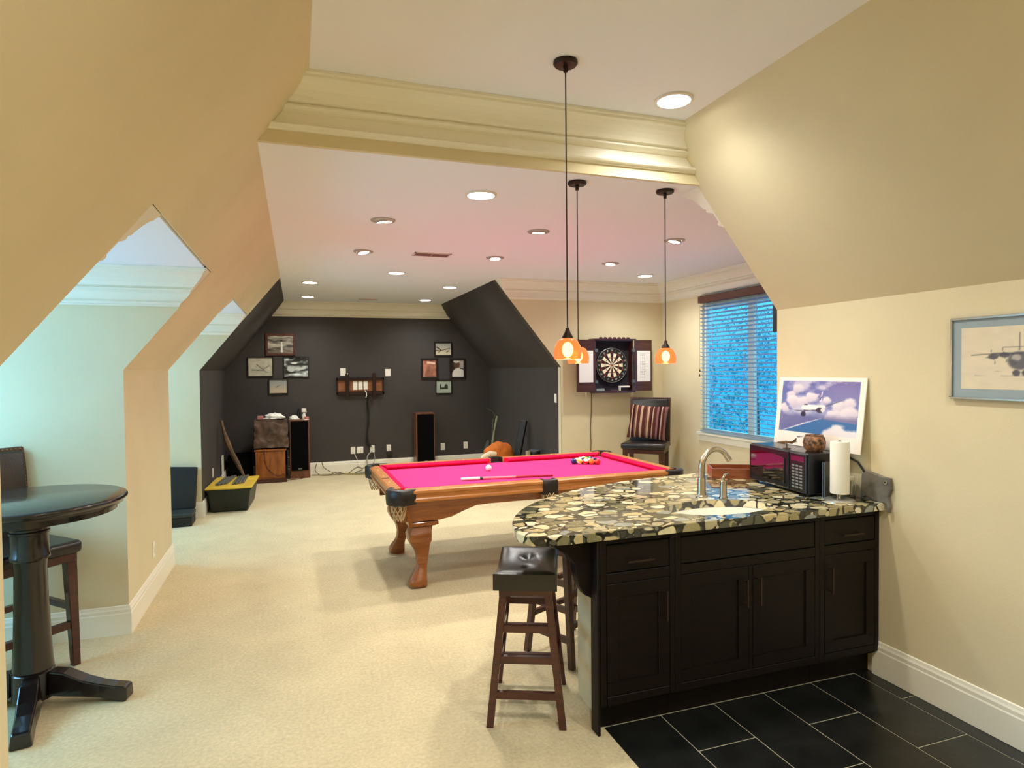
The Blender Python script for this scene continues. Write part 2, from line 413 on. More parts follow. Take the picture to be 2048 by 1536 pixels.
# crown mouldings
CP = [(0.182, 0.0), (0.182, 0.014), (0.166, 0.018), (0.166, 0.030), (0.148, 0.036), (0.126, 0.048), (0.104, 0.068), (0.088, 0.092), (0.080, 0.114), (0.058, 0.118), (0.058, 0.124), (0.068, 0.128), (0.068, 0.136), (0.046, 0.144), (0.022, 0.150), (0.022, 0.204), (0.038, 0.209), (0.043, 0.217), (0.038, 0.225), (0.020, 0.229), (0.014, 0.237), (0.0, 0.237)]
def crown(n, pt0, pt1, H, close0=True):
    """pt0/pt1: functions (projection, z) -> point"""
    mb = MB(); prof = CP+[(0, 0)]
    A = [pt0(p, H-d) for p, d in prof]; B = [pt1(p, H-d) for p, d in prof]
    va = [mb.b.verts.new(p) for p in A]; vb = [mb.b.verts.new(p) for p in B]; k = len(prof)
    for i in range(k): mb.b.faces.new((va[i], va[(i+1) % k], vb[(i+1) % k], vb[i]))
    mb.b.faces.new(va); mb.b.faces.new(list(reversed(vb)))
    return struct(mb, 'trim_%d' % n, TRIM)
crown(1, lambda p, z: (sx(z)-.01, YH-p, z), lambda p, z: (sr(z)+.01, YH-p, z), H2-.0005)
crown(2, lambda p, z: (sx(z)-.01, YF-p, z), lambda p, z: (sr(z)+.01, YF-p, z), H1-.0005)
crown(3, lambda p, z: (sr(z)+.004, YD-p, z), lambda p, z: (XWIN, YD-p, z), H1-.001)
crown(4, lambda p, z: (XWIN-p, YC+.002, z), lambda p, z: (XWIN-p, YD, z), H1-.0015)
crown(5, lambda p, z: (sr(z)+.004, YC+p, z), lambda p, z: (XWIN, YC+p, z), H1-.001)
for i, (ya, yb) in enumerate(((YO1, YP1), (YP2, YD2))):
    crown(6+3*i, lambda p, z: (XDL, yb-p, z), lambda p, z: (sx(z)-.004, yb-p, z), HD-.001)
    crown(7+3*i, lambda p, z: (XDL, ya+p, z), lambda p, z: (sx(z)-.004, ya+p, z), HD-.001)
    crown(8+3*i, lambda p, z: (XDL+p, ya, z), lambda p, z: (XDL+p, yb, z), HD-.0015)
# baseboards
BP = [(0.016, 0.0), (0.016, 0.135), (0.013, 0.142), (0.013, 0.160), (0.009, 0.170), (0.006, 0.184), (0.0, 0.188), (0, 0)]
def base(side, pf0, pf1):
    mb = MB(); va = [mb.b.verts.new(pf0(p, z)) for p, z in BP]; vb = [mb.b.verts.new(pf1(p, z)) for p, z in BP]; k = len(BP)
    for i in range(k): mb.b.faces.new((va[i], va[(i+1) % k], vb[(i+1) % k], vb[i]))
    mb.b.faces.new(va); mb.b.faces.new(list(reversed(vb)))
    return struct(mb, 'baseboard_'+side, TRIM)
def base_y(side, x, s, y0, y1, e0=0, e1=0): base(side, lambda p, z: (x+s*p, y0-e0*p, z), lambda p, z: (x+s*p, y1+e1*p, z))
def base_x(side, y, s, x0, x1, e0=0, e1=0): base(side, lambda p, z: (x0-e0*p, y+s*p, z), lambda p, z: (x1+e1*p, y+s*p, z))
base_y('left', XLK, 1, YP1, YP2, 1, 1); base_x('left', YP1, -1, XDL, XLK, 0, 1); base_x('left', YP2, 1, XDL, XLK, 0, 1)
base_x('left', YD2, -1, XDL, XLK, 0, 1); base_y('left', XLK, 1, YD2, YF, 1, 0); base_y('left', XLK, 1, YB, YO1, 0, 1); base_x('left', YO1, 1, XDL, XLK, 0, 1)
base_x('back', YF, -1, XLK, XRK); base_y('right', XRK, -1, YD, YF, 1, 0); base_x('right', YD, -1, XRK, XWIN, 1, 0)
base_y('right', XW, -1, YB, 2.60); base_y('right', XWIN, -1, YC, YD)

# ------------------------------------------------------------------ windows
def window(n, x, s, y0, y1, z0, z1, mull):
    """s = +1: room lies on the -x side"""
    root = bpy.data.objects.new('window_%d' % n, None); COL.objects.link(root); root['kind'] = 'structure'
    root.location = (x, (y0+y1)/2, z0)
    ox, oy, oz = root.location
    L_ = lambda mb, nm, mt, **k: mb.build(nm, mt, root, **k)
    X = lambda v: v-ox; Y = lambda v: v-oy; Z = lambda v: v-oz
    xi, xo = x+s*.03, x+s*.07
    fr = MB(); w = .045
    for a, b, c, d in ((y0, y1, z0, z0+w), (y0, y1, z1-w, z1), (y0, y0+w, z0+w, z1-w), (y1-w, y1, z0+w, z1-w)): fr.bx(X(xi), X(xo), Y(a), Y(b), Z(c), Z(d))
    L_(fr, 'window_frame', TRIM, bevel=.004, bseg=1)
    if mull: L_(MB().bx(X(xi), X(xo), Y((y0+y1)/2-.05), Y((y0+y1)/2+.05), Z(z0+w), Z(z1-w)), 'mullion', TRIM)
    if not mull: L_(MB().bx(X(xi+s*.012), X(xi+s*.02), Y(y0+w), Y(y1-w), Z((z0+z1)/2-.02), Z((z0+z1)/2+.02)), 'meeting_rail', TRIM)
    gl = thin_glass()
    L_(MB().bx(X(xi+s*.022), X(xi+s*.026), Y(y0+w), Y(y1-w), Z(z0+w), Z(z1-w)), 'pane', gl)
    L_(MB().bx(X(x-s*.05), X(x+s*.03), Y(y0-.07), Y(y1+.07), Z(z0-.03), Z(z0)), 'window_sill', TRIM, bevel=.006)
    L_(MB().bx(X(x-s*.016), X(x), Y(y0-.05), Y(y1+.05), Z(z0-.11), Z(z0-.03)), 'sill_apron', TRIM, bevel=.003, bseg=1)
    return root
window(1, XWIN, 1, 4.93, 6.62, 0.89, 2.46, True)
window(2, XDL, -1, 3.1, 4.4, 0.85, 2.05, False)
window(3, XDL, -1, 6.45, 7.75, 0.85, 2.05, False)

# blind
SLATM = mat('pale vinyl slat', srgb(190, 205, 220), 0.5)
_t = SLATM.node_tree; _tr = _t.nodes.new('ShaderNodeBsdfTranslucent'); _tr.inputs['Color'].default_value = srgb(205, 215, 225); _mx = _t.nodes.new('ShaderNodeMixShader'); _mx.inputs[0].default_value = .5
_t.links.new(_t.nodes['Principled BSDF'].outputs[0], _mx.inputs[1]); _t.links.new(_tr.outputs[0], _mx.inputs[2]); _t.links.new(_mx.outputs[0], [n for n in _t.nodes if n.type == 'OUTPUT_MATERIAL'][0].inputs[0])
VAL = mat('brown valance', srgb(96, 54, 42), 0.4)
bl = thing('window_blind', 'white horizontal slat blind with brown valance over the right-hand window', 'blind', (4.745, 5.775, 0.9))
MB().bx(-.045, .03, -.86, .83, 1.575, 1.66).build('valance', VAL, bl, bevel=.006)
me = None
for k in range(33):
    z = 0.035+k*0.0468
    if me is None:
        me = MB().box((0, 0, 0), (0.048, 1.64, 0.0028), (0, math.radians(17), 0)).mesh('slat'); me.materials.append(SLATM)
    o = bpy.data.objects.new('slat', me); COL.objects.link(o); o.parent = bl; o.location = (0, 0, z)
MB().bx(-.025, .025, -.82, .82, 0.0, .02).build('bottom_rail', SLATM, bl, bevel=.004)
for yy in (-.70, -.2, .57, .69):
    MB().bx(-.027, -.0255, yy-.004, yy+.004, 0.01, 1.6).build('ladder_cord', SLATM, bl)
MB().tube([(-.05, .78, 1.6), (-.05, .785, .75)], .0025, 6).build('lift_cord', SLATM, bl)
for zz in (.74, .68): MB().lathe([(.003, .03), (.009, .0), (.004, -.004)], (-.05, .78+(.74-zz)*.1, zz), 10).build('cord_tassel', BRONZE, bl)

# ------------------------------------------------------------------ recessed lights
def spot(parent, loc, power, size=2.65, blend=1.0, aim=None, color=WARM, rad=.05):
    l = bpy.data.lights.new('lamp_bulb', 'SPOT'); l.energy = power; l.color = color; l.spot_size = size; l.spot_blend = blend; l.shadow_soft_size = rad
    o = bpy.data.objects.new('lamp_bulb', l); COL.objects.link(o); o.parent = parent; o.location = loc
    if aim is not None: o.rotation_euler = Vector(aim).to_track_quat('-Z', 'Y').to_euler()
    return o
trimM = mat('white can trim', srgb(226, 218, 205), 0.4)
def can(x, y, H, label, power, group, r=.085):
    t = thing('recessed_light', label, 'ceiling light', (x, y, H), 0, group)
    MB().lathe([(r, -.001), (r+.018, -.001), (r+.016, -.009), (r+.002, -.012), (r, -.006)], seg=28, cap=False).build('trim_ring', trimM, t, smooth=True)
    MB().lathe([(0.0, -.0045), (r+.001, -.0045), (r+.001, -.002), (0, -.002)], seg=28, cap=False).build('lamp_lens', LENS, t)
    spot(t, (0, 0, -.03), power)
    return t
G1 = 'round can lights in the low ceiling'
for (x, y, lb) in ((1.143, 3.901, 'large bright round can light just beyond the beam, first in the low ceiling'),
                   (1.112, 7.277, 'round can light in the low ceiling beyond the rectangular vent'),
                   (0.191, 8.348, 'round can light by the left slope, nearer one of the pair at the dark end'),
                   (0.192, 9.942, 'round can light by the left slope, closest to the back wall moulding'),
                   (1.982, 9.996, 'round can light near the right dark slope, closest to the back wall moulding'),
                   (1.997, 8.362, 'round can light near the right dark slope, nearer one of that pair'),
                   (4.038, 6.725, 'round can light in the corner ceiling above the chair and window')):
    can(x, y, H1, lb, CAN_W, G1)
can(1.922, 2.904, H2, 'large bright round can light in the high ceiling beside the sloped wall', HIGH_W, None)
for (x, y, lb) in ((0.55, 0.9, 'left'), (1.92, 0.6, 'right'), (1.3, -1.2, 'rearmost')):
    can(x, y, H2, 'round can light in the high ceiling outside the photo, %s of three' % lb, HIGH_W*1.4, 'can lights behind the viewer')
gimM = mat('satin gimbal ring', srgb(176, 166, 156), 0.45)
for (x, y, lb) in ((0.636, 4.777, 'swivel spot with grey ring over the near left corner of the pool table'),
                   (0.622, 6.075, 'swivel spot with grey ring over the far left corner of the pool table'),
                   (1.894, 4.808, 'swivel spot with grey ring over the near middle of the pool table'),
                   (1.914, 6.054, 'swivel spot with grey ring over the far middle of the pool table'),
                   (3.181, 4.804, 'swivel spot with grey ring next to the right sloped wall edge'),
                   (3.206, 6.048, 'swivel spot with grey ring over the far right corner of the pool table')):
    t = thing('swivel_light', lb, 'ceiling light', (x, y, H1), 0, 'swivel spots over the pool table')
    MB().lathe([(.062, -.001), (.092, -.001), (.09, -.008), (.066, -.012), (.062, -.006)], seg=28, cap=False).build('trim_ring', gimM, t, smooth=True)
    MB().lathe([(0, -.002), (.063, -.002), (.063, -.004), (0, -.004)], seg=24, cap=False).build('socket_disc', gimM, t)
    d = Vector((1.9-x, 5.4-y, -2.0)).normalized()
    dt = Vector((d.x*.35, d.y*.35, -1)).normalized(); q = dt.to_track_quat('-Z', 'Y').to_matrix()
    MB().lathe([(.060, .006), (.060, -.010), (.054, -.016), (.050, -.014)], (0, 0, -.002), 24, M=q, cap=False).build('eyeball', gimM, t, smooth=True)
    MB().lathe([(0, -.008), (.052, -.008), (.052, -.012), (0, -.012)], (0, 0, -.002), 24, M=q, cap=False).build('lamp_lens', LENS, t)
    spot(t, d*.05+Vector((0, 0, -.012)), GIM_W, 1.9, .6, d)

# ceiling vents
def vent(x, y, w, d, lb, n):
    t = thing('ceiling_vent', lb, 'vent', (x, y, H1))
    f = MB()
    f.bx(-w/2, w/2, -d/2, -d/2+.015, -.008, 0); f.bx(-w/2, w/2, d/2-.015, d/2, -.008, 0); f.bx(-w/2, -w/2+.015, -d/2, d/2, -.008, 0); f.bx(w/2-.015, w/2, -d/2, d/2, -.008, 0); f.bx(-.004, .004, -d/2, d/2, -.008, 0)
    f.build('frame', trimM, t)
    MB().bx(-w/2+.01, w/2-.01, -d/2+.01, d/2-.01, -.002, 0).build('duct_plate', mat('dark duct', srgb(70, 50, 50), .8), t)
    for k in range(n):
        yy = -d/2+.015+(k+.5)*(d-.03)/n
        MB().box((0, yy, -.005), (w-.03, .012, .002), (math.radians(35), 0, 0)).build('louvre', mat('louvre', srgb(170, 140, 138), .5), t)
vent(1.27, 6.06, .36, .18, 'rectangular louvred air vent in the low ceiling beside the can lights', 8)
vent(1.10, 10.12, .3, .10, 'small air vent in the ceiling close to the back wall moulding', 4)

# ------------------------------------------------------------------ pendants
AMB = bpy.data.materials.new('amber art glass'); AMB.use_nodes = True
_t = AMB.node_tree; _b = _t.nodes['Principled BSDF']
_b.inputs['Base Color'].default_value = (1.0, .30, .10, 1); _b.inputs['Transmission Weight'].default_value = .85; _b.inputs['Roughness'].default_value = .18; _b.inputs['IOR'].default_value = 1.15
_b.inputs['Emission Color'].default_value = (1, .20, .07, 1); _b.inputs['Emission Strength'].default_value = .40
BULB = mat('lit pendant bulb', (1, .9, .7), .4, emis=((1.0, .82, .5), 22))
def pendant(x, y, H, zb, label):
    t = thing('pendant_lamp', label, 'pendant lamp', (x, y, H), 0, 'amber glass pendants over the bar')
    MB().lathe([(0, 0), (.056, 0), (.057, -.012), (.050, -.02), (.012, -.022), (.010, -.05), (0, -.05)], seg=28, cap=False).build('canopy', BRONZE, t, smooth=True)
    MB().tube([(0, 0, -.04), (0, 0, zb-H+.125)], .0032, 8).build('cord', BRONZE, t)
    MB().lathe([(0, .15), (.008, .145), (.014, .125), (.026, .105), (.027, .098), (0, .098)], (0, 0, zb-H), 20, cap=False).build('socket_cap', BRONZE, t, smooth=True)
    o = [(.024, .100), (.046, .088), (.060, .062), (.066, .034), (.065, .014), (.062, 0)]
    i = [(r-.004, z) for r, z in reversed(o)]
    MB().lathe(o+i, (0, 0, zb-H), 28, cap=False).build('glass_shade', AMB, t, smooth=True)
    MB().sphere((0, 0, zb-H+.045), .026, (1, 1, 1.35)).build('bulb', BULB, t, smooth=True)
    l = bpy.data.lights.new('pendant_glow', 'POINT'); l.energy = PEND_W; l.color = (1, .62, .3); l.shadow_soft_size = .03
    lo = bpy.data.objects.new('pendant_glow', l); COL.objects.link(lo); lo.parent = t; lo.location = (0, 0, zb-H-.02)
pendant(1.205, 2.70, H2, 1.735, 'amber glass pendant on the longest cord, hanging from the high ceiling')
pendant(1.622, 3.477, H1, 1.722, 'amber glass pendant half hidden behind the long-cord pendant')
pendant(2.233, 3.477, H1, 1.718, 'amber glass pendant between the dartboard and the window')

# ------------------------------------------------------------------ pool table
PT = thing('pool_table', 'honey oak pool table with crimson felt and black leather pockets', 'pool table', (1.906, 5.372, 0), math.radians(0.9))
PL, PW, PZ = 2.53, 1.44, 0.80
hl, hw = PL/2, PW/2
RW = .125                                    # rail incl. cushion
def pw(o): return o
# bed
MB().bx(-hl+.1, hl-.1, -hw+.1, hw-.1, .742, .757).build('cloth_bed', FELT, PT)
# cabinet apron: tapered sides with an arched lower edge
def apron(p0, p1, inn, rise):
    """long board from p0 to p1 (xy), arched underside; inn: inward normal"""
    mb = MB(); N_ = 24; top, bot, arch = .70, .53, rise
    p0, p1, inn = Vector((*p0, 0)), Vector((*p1, 0)), Vector((*inn, 0))
    rings = []
    for k in range(N_+1):
        u = k/N_; p = p0.lerp(p1, u); e = min(u, 1-u)
        a = arch*min(1, max(0, (e-.13)/.14)); a = arch*(3*(a/arch)**2-2*(a/arch)**3) if arch > 0 else 0
        zb = bot+a; kk = lambda z: (top-z)*.28
        q = p+inn*0
        rings.append([q+inn*kk(zb)+Vector((0, 0, zb)), q+inn*kk(top)+Vector((0, 0, top)), q+inn*(.03)+Vector((0, 0, top)), q+inn*(kk(zb)+.03)+Vector((0, 0, zb))])
    return mb.loft(rings)
ax, ay = hl-.09, hw-.09
apron((-ax, -ay), (ax, -ay), (0, 1), .10).build('apron', HONEY, PT)
apron((ax, ay), (-ax, ay), (0, -1), .10).build('apron', HONEY, PT)
apron((-ax, ay), (-ax, -ay), (1, 0), .06).build('apron', HONEY, PT)
apron((ax, -ay), (ax, ay), (-1, 0), .06).build('apron', HONEY, PT)
MB().bx(-ax+.035, ax-.035, -ay+.035, ay-.035, .66, .742).build('slate_frame', HONEY, PT)
# rails: moulded wood blind + top + cushion
RPROF = [(0, .790), (0, .772), (.010, .764), (.012, .735), (.004, .726), (.004, .712), (.016, .704), (.05, .70), (.085, .742), (.085, .80), (.012, .80)]
def rail(p0, p1, inn):
    p0, p1, inn = Vector((*p0, 0)), Vector((*p1, 0)), Vector((*inn, 0))
    mb = MB(); mb.loft([[p+inn*d+Vector((0, 0, z)) for d, z in RPROF] for p in (p0, p1)])
    r = mb.build('rail', HONEYL, PT, bevel=.0)
    ax_ = (p1-p0).normalized()
    CPF = [(.085, .7985), (.112, .797), (.137, .785), (.137, .778), (.115, .757), (.085, .757)]
    mb = MB(); mb.loft([[p+inn*d+Vector((0, 0, z))+ax_*sg*(d-.085)*.8 for d, z in CPF] for p, sg in ((p0+ax_*.015, 1), (p1-ax_*.015, -1))])
    mb.build('cushion', FELTC, r)
    L_ = (p1-p0).length
    for k in (1, 2, 3):
        c = p0+ax_*(L_*k/4)+inn*.045
        MB().lathe([(0, .8005), (.008, .8005), (.008, .7995), (0, .7995)], (c.x, c.y, 0), 12, cap=False).build('sight', mat('pearl sight', srgb(235, 215, 180), .3), r)
cg, sg_ = .105, .062
for s in (-1, 1):
    for a, b in ((-hl+cg, -sg_), (sg_, hl-cg)):
        rail((a, s*hw), (b, s*hw), (0, -s)) if s < 0 else rail((b, s*hw), (a, s*hw), (0, -s))
rail((-hl, hw-cg), (-hl, -hw+cg), (1, 0)); rail((hl, -hw+cg), (hl, hw-cg), (-1, 0))
MB().bx(-.03, .03, -.012, .012, .8, .8015).bx(-.03, .03, -.012, .012, .799, .8).build('name_plate', BLACKM, PT).location = (-hl+.045, -.11, 0)
# pockets
PKT = mat('black pocket leather', srgb(28, 22, 22), .4, bump=(60, .2))
NET = mat('cream pocket net', srgb(196, 170, 128), .7)
HOLE = mat('pocket liner', srgb(10, 9, 9), .8)
def pocket(cx, cy, ang, corner):
    c, s = math.cos(ang), math.sin(ang); P = lambda d, t, z: (cx+c*d-s*t, cy+s*d+c*t, z)   # d outward, t along
    mb = MB()
    w = .12 if corner else .062
    out = []
    if corner:
        arc = [(-.075, -w), (.026, -w*.66), (.046, -w*.34), (.051, 0), (.046, w*.34), (.026, w*.66), (-.075, w)]
    else:
        arc = [(-.075, -w), (.004, -w), (.010, -w*.4), (.010, w*.4), (.004, w), (-.075, w)]
    inn = [(d*.55-.032, t*.62) for d, t in arc]
    rings = []
    for (d, t), (di, ti) in zip(arc, inn):
        rings.append([P(d, t, .69 if corner else .685), P(d+.006, t*1.02, .74), P(d+.004, t*1.02, .795), P(d-.004, t*.97, .804), P(di, ti, .803), P(di-.004, ti, .78), P(di-.004, ti, .69)])
    mb.loft(rings)
    pk = mb.build('pocket', PKT, PT, smooth=50)
    MB().lathe([(0, .752), (.06, .752), (.06, .759), (0, .759)], P(-.055 if corner else -.045, 0, 0)[:2]+(0,), 20, cap=False).build('pocket_hole', HOLE, pk)
    nb = MB(); r0 = .058; cc = P(-.02 if corner else -.035, 0, 0)
    for k in range(10):
        for dr in (1, -1):
            pts = []
            for q in range(7):
                u = q/6; a = 2*PI*k/10+dr*u*1.25; r = r0*(1-.45*u*u)
                pts.append((cc[0]+r*math.cos(a), cc[1]+r*math.sin(a), .70-.13*u))
            nb.tube(pts, .0032, 5)
    nb.build('pocket_net', NET, pk)
cI = .045
for sx_, sy_ in ((-1, -1), (1, -1), (1, 1), (-1, 1)):
    pocket(sx_*(hl-cI), sy_*(hw-cI), math.atan2(sy_, sx_), True)
for sy_ in (-1, 1): pocket(0, sy_*hw, sy_*PI/2, False)
# cabriole legs
def cabriole(x, y, ox, oy):
    """ox, oy: outward direction signs"""
    d = Vector((ox, oy, 0)).normalized()
    lv = [(0.0, .058, .075), (.015, .072, .082), (.045, .074, .082), (.08, .064, .070), (.115, .052, .050), (.16, .047, .030), (.22, .050, .018), (.28, .060, .024), (.33, .078, .044), (.37, .090, .062), (.405, .092, .066), (.44, .086, .052), (.47, .082, .034), (.482, .082, .028)]
    rings = []
    for z, r, off in lv:
        c = Vector((x, y, z))+d*(off-.03)
        n = 16; sq = .35 if z < .36 else .8
        ring = []
        for k in range(n):
            a = 2*PI*k/n; cx_, sy_ = math.cos(a), math.sin(a)
            e = 1/max(abs(cx_), abs(sy_)); kk = 1*(1-sq)+e*sq
            ring.append(c+Vector((cx_*r*kk, sy_*r*kk, 0)))
        rings.append(ring)
    lg = MB().loft(rings).build('leg', HONEY, PT, smooth=50)
    MB().box((x+ox*.0, y+oy*.0, .505), (.235, .235, .03)).box((x, y, .489), (.20, .20, .016)).build('leg_cap', HONEY, lg, bevel=.006)
    MB().bx(x-.085, x+.085, y-.085, y+.085, .518, .66).build('leg_block', HONEY, lg)
for a in (-1, 1):
    for b in (-1, 1): cabriole(a*(hl-.265), b*(hw-.265), a, b)

# balls
BR = .0286
BED = .757
def ball(x, y, col, label, stripe=False, group=None):
    nm = 'ball %s' % str(col)
    m_ = mat(nm, srgb(*col), .08, coat=.5)
    mats = [m_, mat('ivory ball', srgb(244, 236, 214), .08, coat=.5)]
    mb = MB().sphere((0, 0, 0), BR, u=24, v=14)
    me_ = mb.mesh('billiard_ball', True)
    for q in mats[:2 if stripe else 1]: me_.materials.append(q)
    if stripe:
        for p in me_.polygons:
            if abs(p.center.z) > BR*.45: p.material_index = 1
    o = bpy.data.objects.new('billiard_ball', me_); COL.objects.link(o)
    w_ = Matrix.Rotation(math.radians(.9), 4, 'Z') @ Vector((x, y, 0))
    o.location = (1.906+w_.x, 5.372+w_.y, BED+BR)
    if stripe: o.rotation_euler = (random.uniform(.3, 1.2), random.uniform(-.6, .6), random.uniform(0, 3))
    return tag(o, label, 'billiard ball', group)
def pt_local(wx, wy):
    w_ = Matrix.Rotation(-math.radians(.9), 4, 'Z') @ Vector((wx-1.906, wy-5.372, 0)); return w_.x, w_.y
ball(*pt_local(1.665, 5.53), (246, 240, 222), 'white cue ball alone on the crimson felt')
names = ['yellow', 'dark blue', 'red', 'purple', 'orange', 'green', 'maroon', 'black']
cols_ = [(238, 190, 40), (20, 30, 96), (206, 30, 30), (92, 36, 120), (240, 120, 30), (20, 100, 60), (120, 26, 36), (14, 14, 16)]
order = [(1, 0), (0, 1), (4, 1), (2, 1), (7, 0), (6, 1), (4, 0), (3, 1), (0, 0), (5, 1), (2, 0), (1, 1), (3, 0), (5, 0), (6, 0)]
k = 0
ax0, ay0 = pt_local(2.555, 5.60)
for row in range(5):
    for j in range(row+1):
        ci, st = order[k]; k += 1
        ball(ax0+row*BR*2*.872, ay0+(j-row/2)*BR*2.02, cols_[ci], ('dark blue ball at the tip of the racked triangle of balls' if row == 0 else '%s %s ball in the racked triangle on the crimson felt' % ('striped' if st else 'plain', names[ci])), bool(st), 'racked billiard balls')
# cue lying along the near cushion
cue = thing('pool_cue', 'pool cue lying on the felt beside the near rail', 'cue', (1.30, 5.125, BED+.014), math.radians(-7))
MB().tube([(0, 0, 0), (.16, 0, 0)], .013, 12).build('butt', mat('white cue wrap', srgb(238, 226, 214), .5), cue, smooth=True)
MB().tube([(.16, 0, 0), (.185, 0, 0)], .0125, 12).build('collar', BLACKM, cue, smooth=True)
MB().tube([(.185, 0, 0), (.47, 0, -.002)], [.012, .0095], 12).build('forearm', mat('pink maple', srgb(226, 130, 140), .35), cue, smooth=True)
MB().tube([(.47, 0, -.002), (.80, 0, -.005)], [.0095, .007], 12).build('shaft', mat('red stained maple', srgb(150, 20, 44), .3), cue, smooth=True)

# ------------------------------------------------------------------ bar: cabinets, curved wall, worktop
CF = 2.565                                     # cabinet face
# curved half wall (tan) carrying the overhang
m = MB()
outer = [(XW+.1, 3.29)]; inner = [(XW+.1, 3.19)]
for k_ in range(15):
    a = PI/2+(PI/2)*k_/14
    outer.append((1.80+.44*math.cos(a), 2.85+.44*math.sin(a))); inner.append((1.80+.34*math.cos(a), 2.85+.34*math.sin(a)))
outer.append((1.358, CF+.076)); inner.append((1.458, CF+.076))
rings = [[(o[0], o[1], 0), (o[0], o[1], .913), (i[0], i[1], .913), (i[0], i[1], 0)] for o, i in zip(outer, inner)]
m.loft(rings)
hwall = struct(m, 'wall_bar', WALL)
HNDL = mat('dark pewter handle', srgb(66, 54, 46), .4, metal=.6)
# cabinet units
def unit(name, label, x0, x1, kind):
    t = thing(name, label, 'cabinet', ((x0+x1)/2, CF, 0)); w = (x1-x0)/2
    b = MB(); b.bx(-w, w, .02, .42 if x0 > 1.6 else .05, .136, .765 if kind == 'sink' else .913); b.build('carcass', CABW, t)
    f = MB()                                    # face frame
    st = .03
    f.bx(-w, -w+st, 0, .02, .136, .913); f.bx(w-st, w, 0, .02, .136, .913); f.bx(-w+st, w-st, 0, .02, .885, .913); f.bx(-w+st, w-st, 0, .02, .136, .175); f.bx(-w+st, w-st, 0, .02, .70, .748)
    if kind == 'sink': f.bx(-.012, .012, 0, .02, .175, .70)
    f.build('face_frame', CABW, t, bevel=.002, bseg=1)
    MB().bx(-w, w, .07, .0715 if x0 < 1.6 else .09, 0, .136).build('toe_kick', CABW, t)
    dr = MB(); dr.bx(-w+st+.003, w-st-.003, .001, .018, .752, .881)
    d = dr.build('drawer_front' if kind != 'sink' else 'false_drawer_front', CABW, t, bevel=.003, bseg=1)
    if kind != 'sink':
        h = MB(); h.bar((-.068, -.024, .80), (.068, -.024, .80), .008); h.bar((-.058, -.024, .80), (-.058, 0, .80), .007); h.bar((.058, -.024, .80), (.058, 0, .80), .007)
        h.build('handle', HNDL, d)
    def door(a, b_, hx):
        q = MB(); s_ = .062
        for (c0, c1, z0, z1) in ((a, b_, .178, .178+s_), (a, b_, .698-s_, .698), (a, a+s_, .178+s_, .698-s_), (b_-s_, b_, .178+s_, .698-s_)): q.bx(c0+.002, c1-.002, .000, .018, z0, z1)
        dd = q.build('door', CABW, t, bevel=.002, bseg=1)
        MB().bx(a+s_-.004, b_-s_+.004, .009, .016, .236, .640).build('door_panel', CABW, dd)
        h = MB(); h.bar((hx, -.026, .50), (hx, -.026, .64), .008); h.bar((hx, -.026, .512), (hx, 0, .512), .007); h.bar((hx, -.026, .628), (hx, 0, .628), .007); h.build('handle', HNDL, dd)
    if kind == 'sink': door(-w+st, -.013, -.04); door(.013, w-st, .04)
    elif kind == 'left': door(-w+st, w-st, w-st-.03)
    else: door(-w+st, w-st, -w+st+.03)
    return t
unit('drawer_cabinet', 'near black base cabinet with drawer and door at the rounded end of the bar', 1.30, 1.695, 'left')
unit('sink_cabinet', 'near black two-door sink cabinet in the middle of the bar', 1.697, 2.572, 'sink')
unit('drawer_cabinet', 'near black base cabinet with drawer and door against the tan wall', 2.574, 2.982, 'right')
# dark corner post and corbels
post = MB(); post.bx(1.284, 1.299, CF+.003, CF+.074, 0.0, .913)
tag(post.build('end_panel', CABW, bevel=.004, bseg=2), 'near black end panel closing the left side of the bar cabinets', 'panel')
def corbel(x, y, rz, label):
    t = MB()
    pr_ = [(0, .913), (0, .620), (-.065, .622), (-.098, .640), (-.125, .68), (-.14, .735), (-.15, .79), (-.185, .835), (-.228, .862), (-.255, .885), (-.255, .913)]
    t.prism([(a, -.03, z) for a, z in pr_], (0, .06, 0))
    o = t.build('corbel', CABW, bevel=.004, bseg=1); o.location = (x, y, 0); o.rotation_euler = (0, 0, rz)
    return tag(o, label, 'corbel')
corbel(1.350, 2.66, 0, 'dark wooden corbel under the rounded counter end beside the stool')
corbel(2.25, 3.292, -PI/2, 'dark wooden corbel on the curved side of the bar facing the pool table')

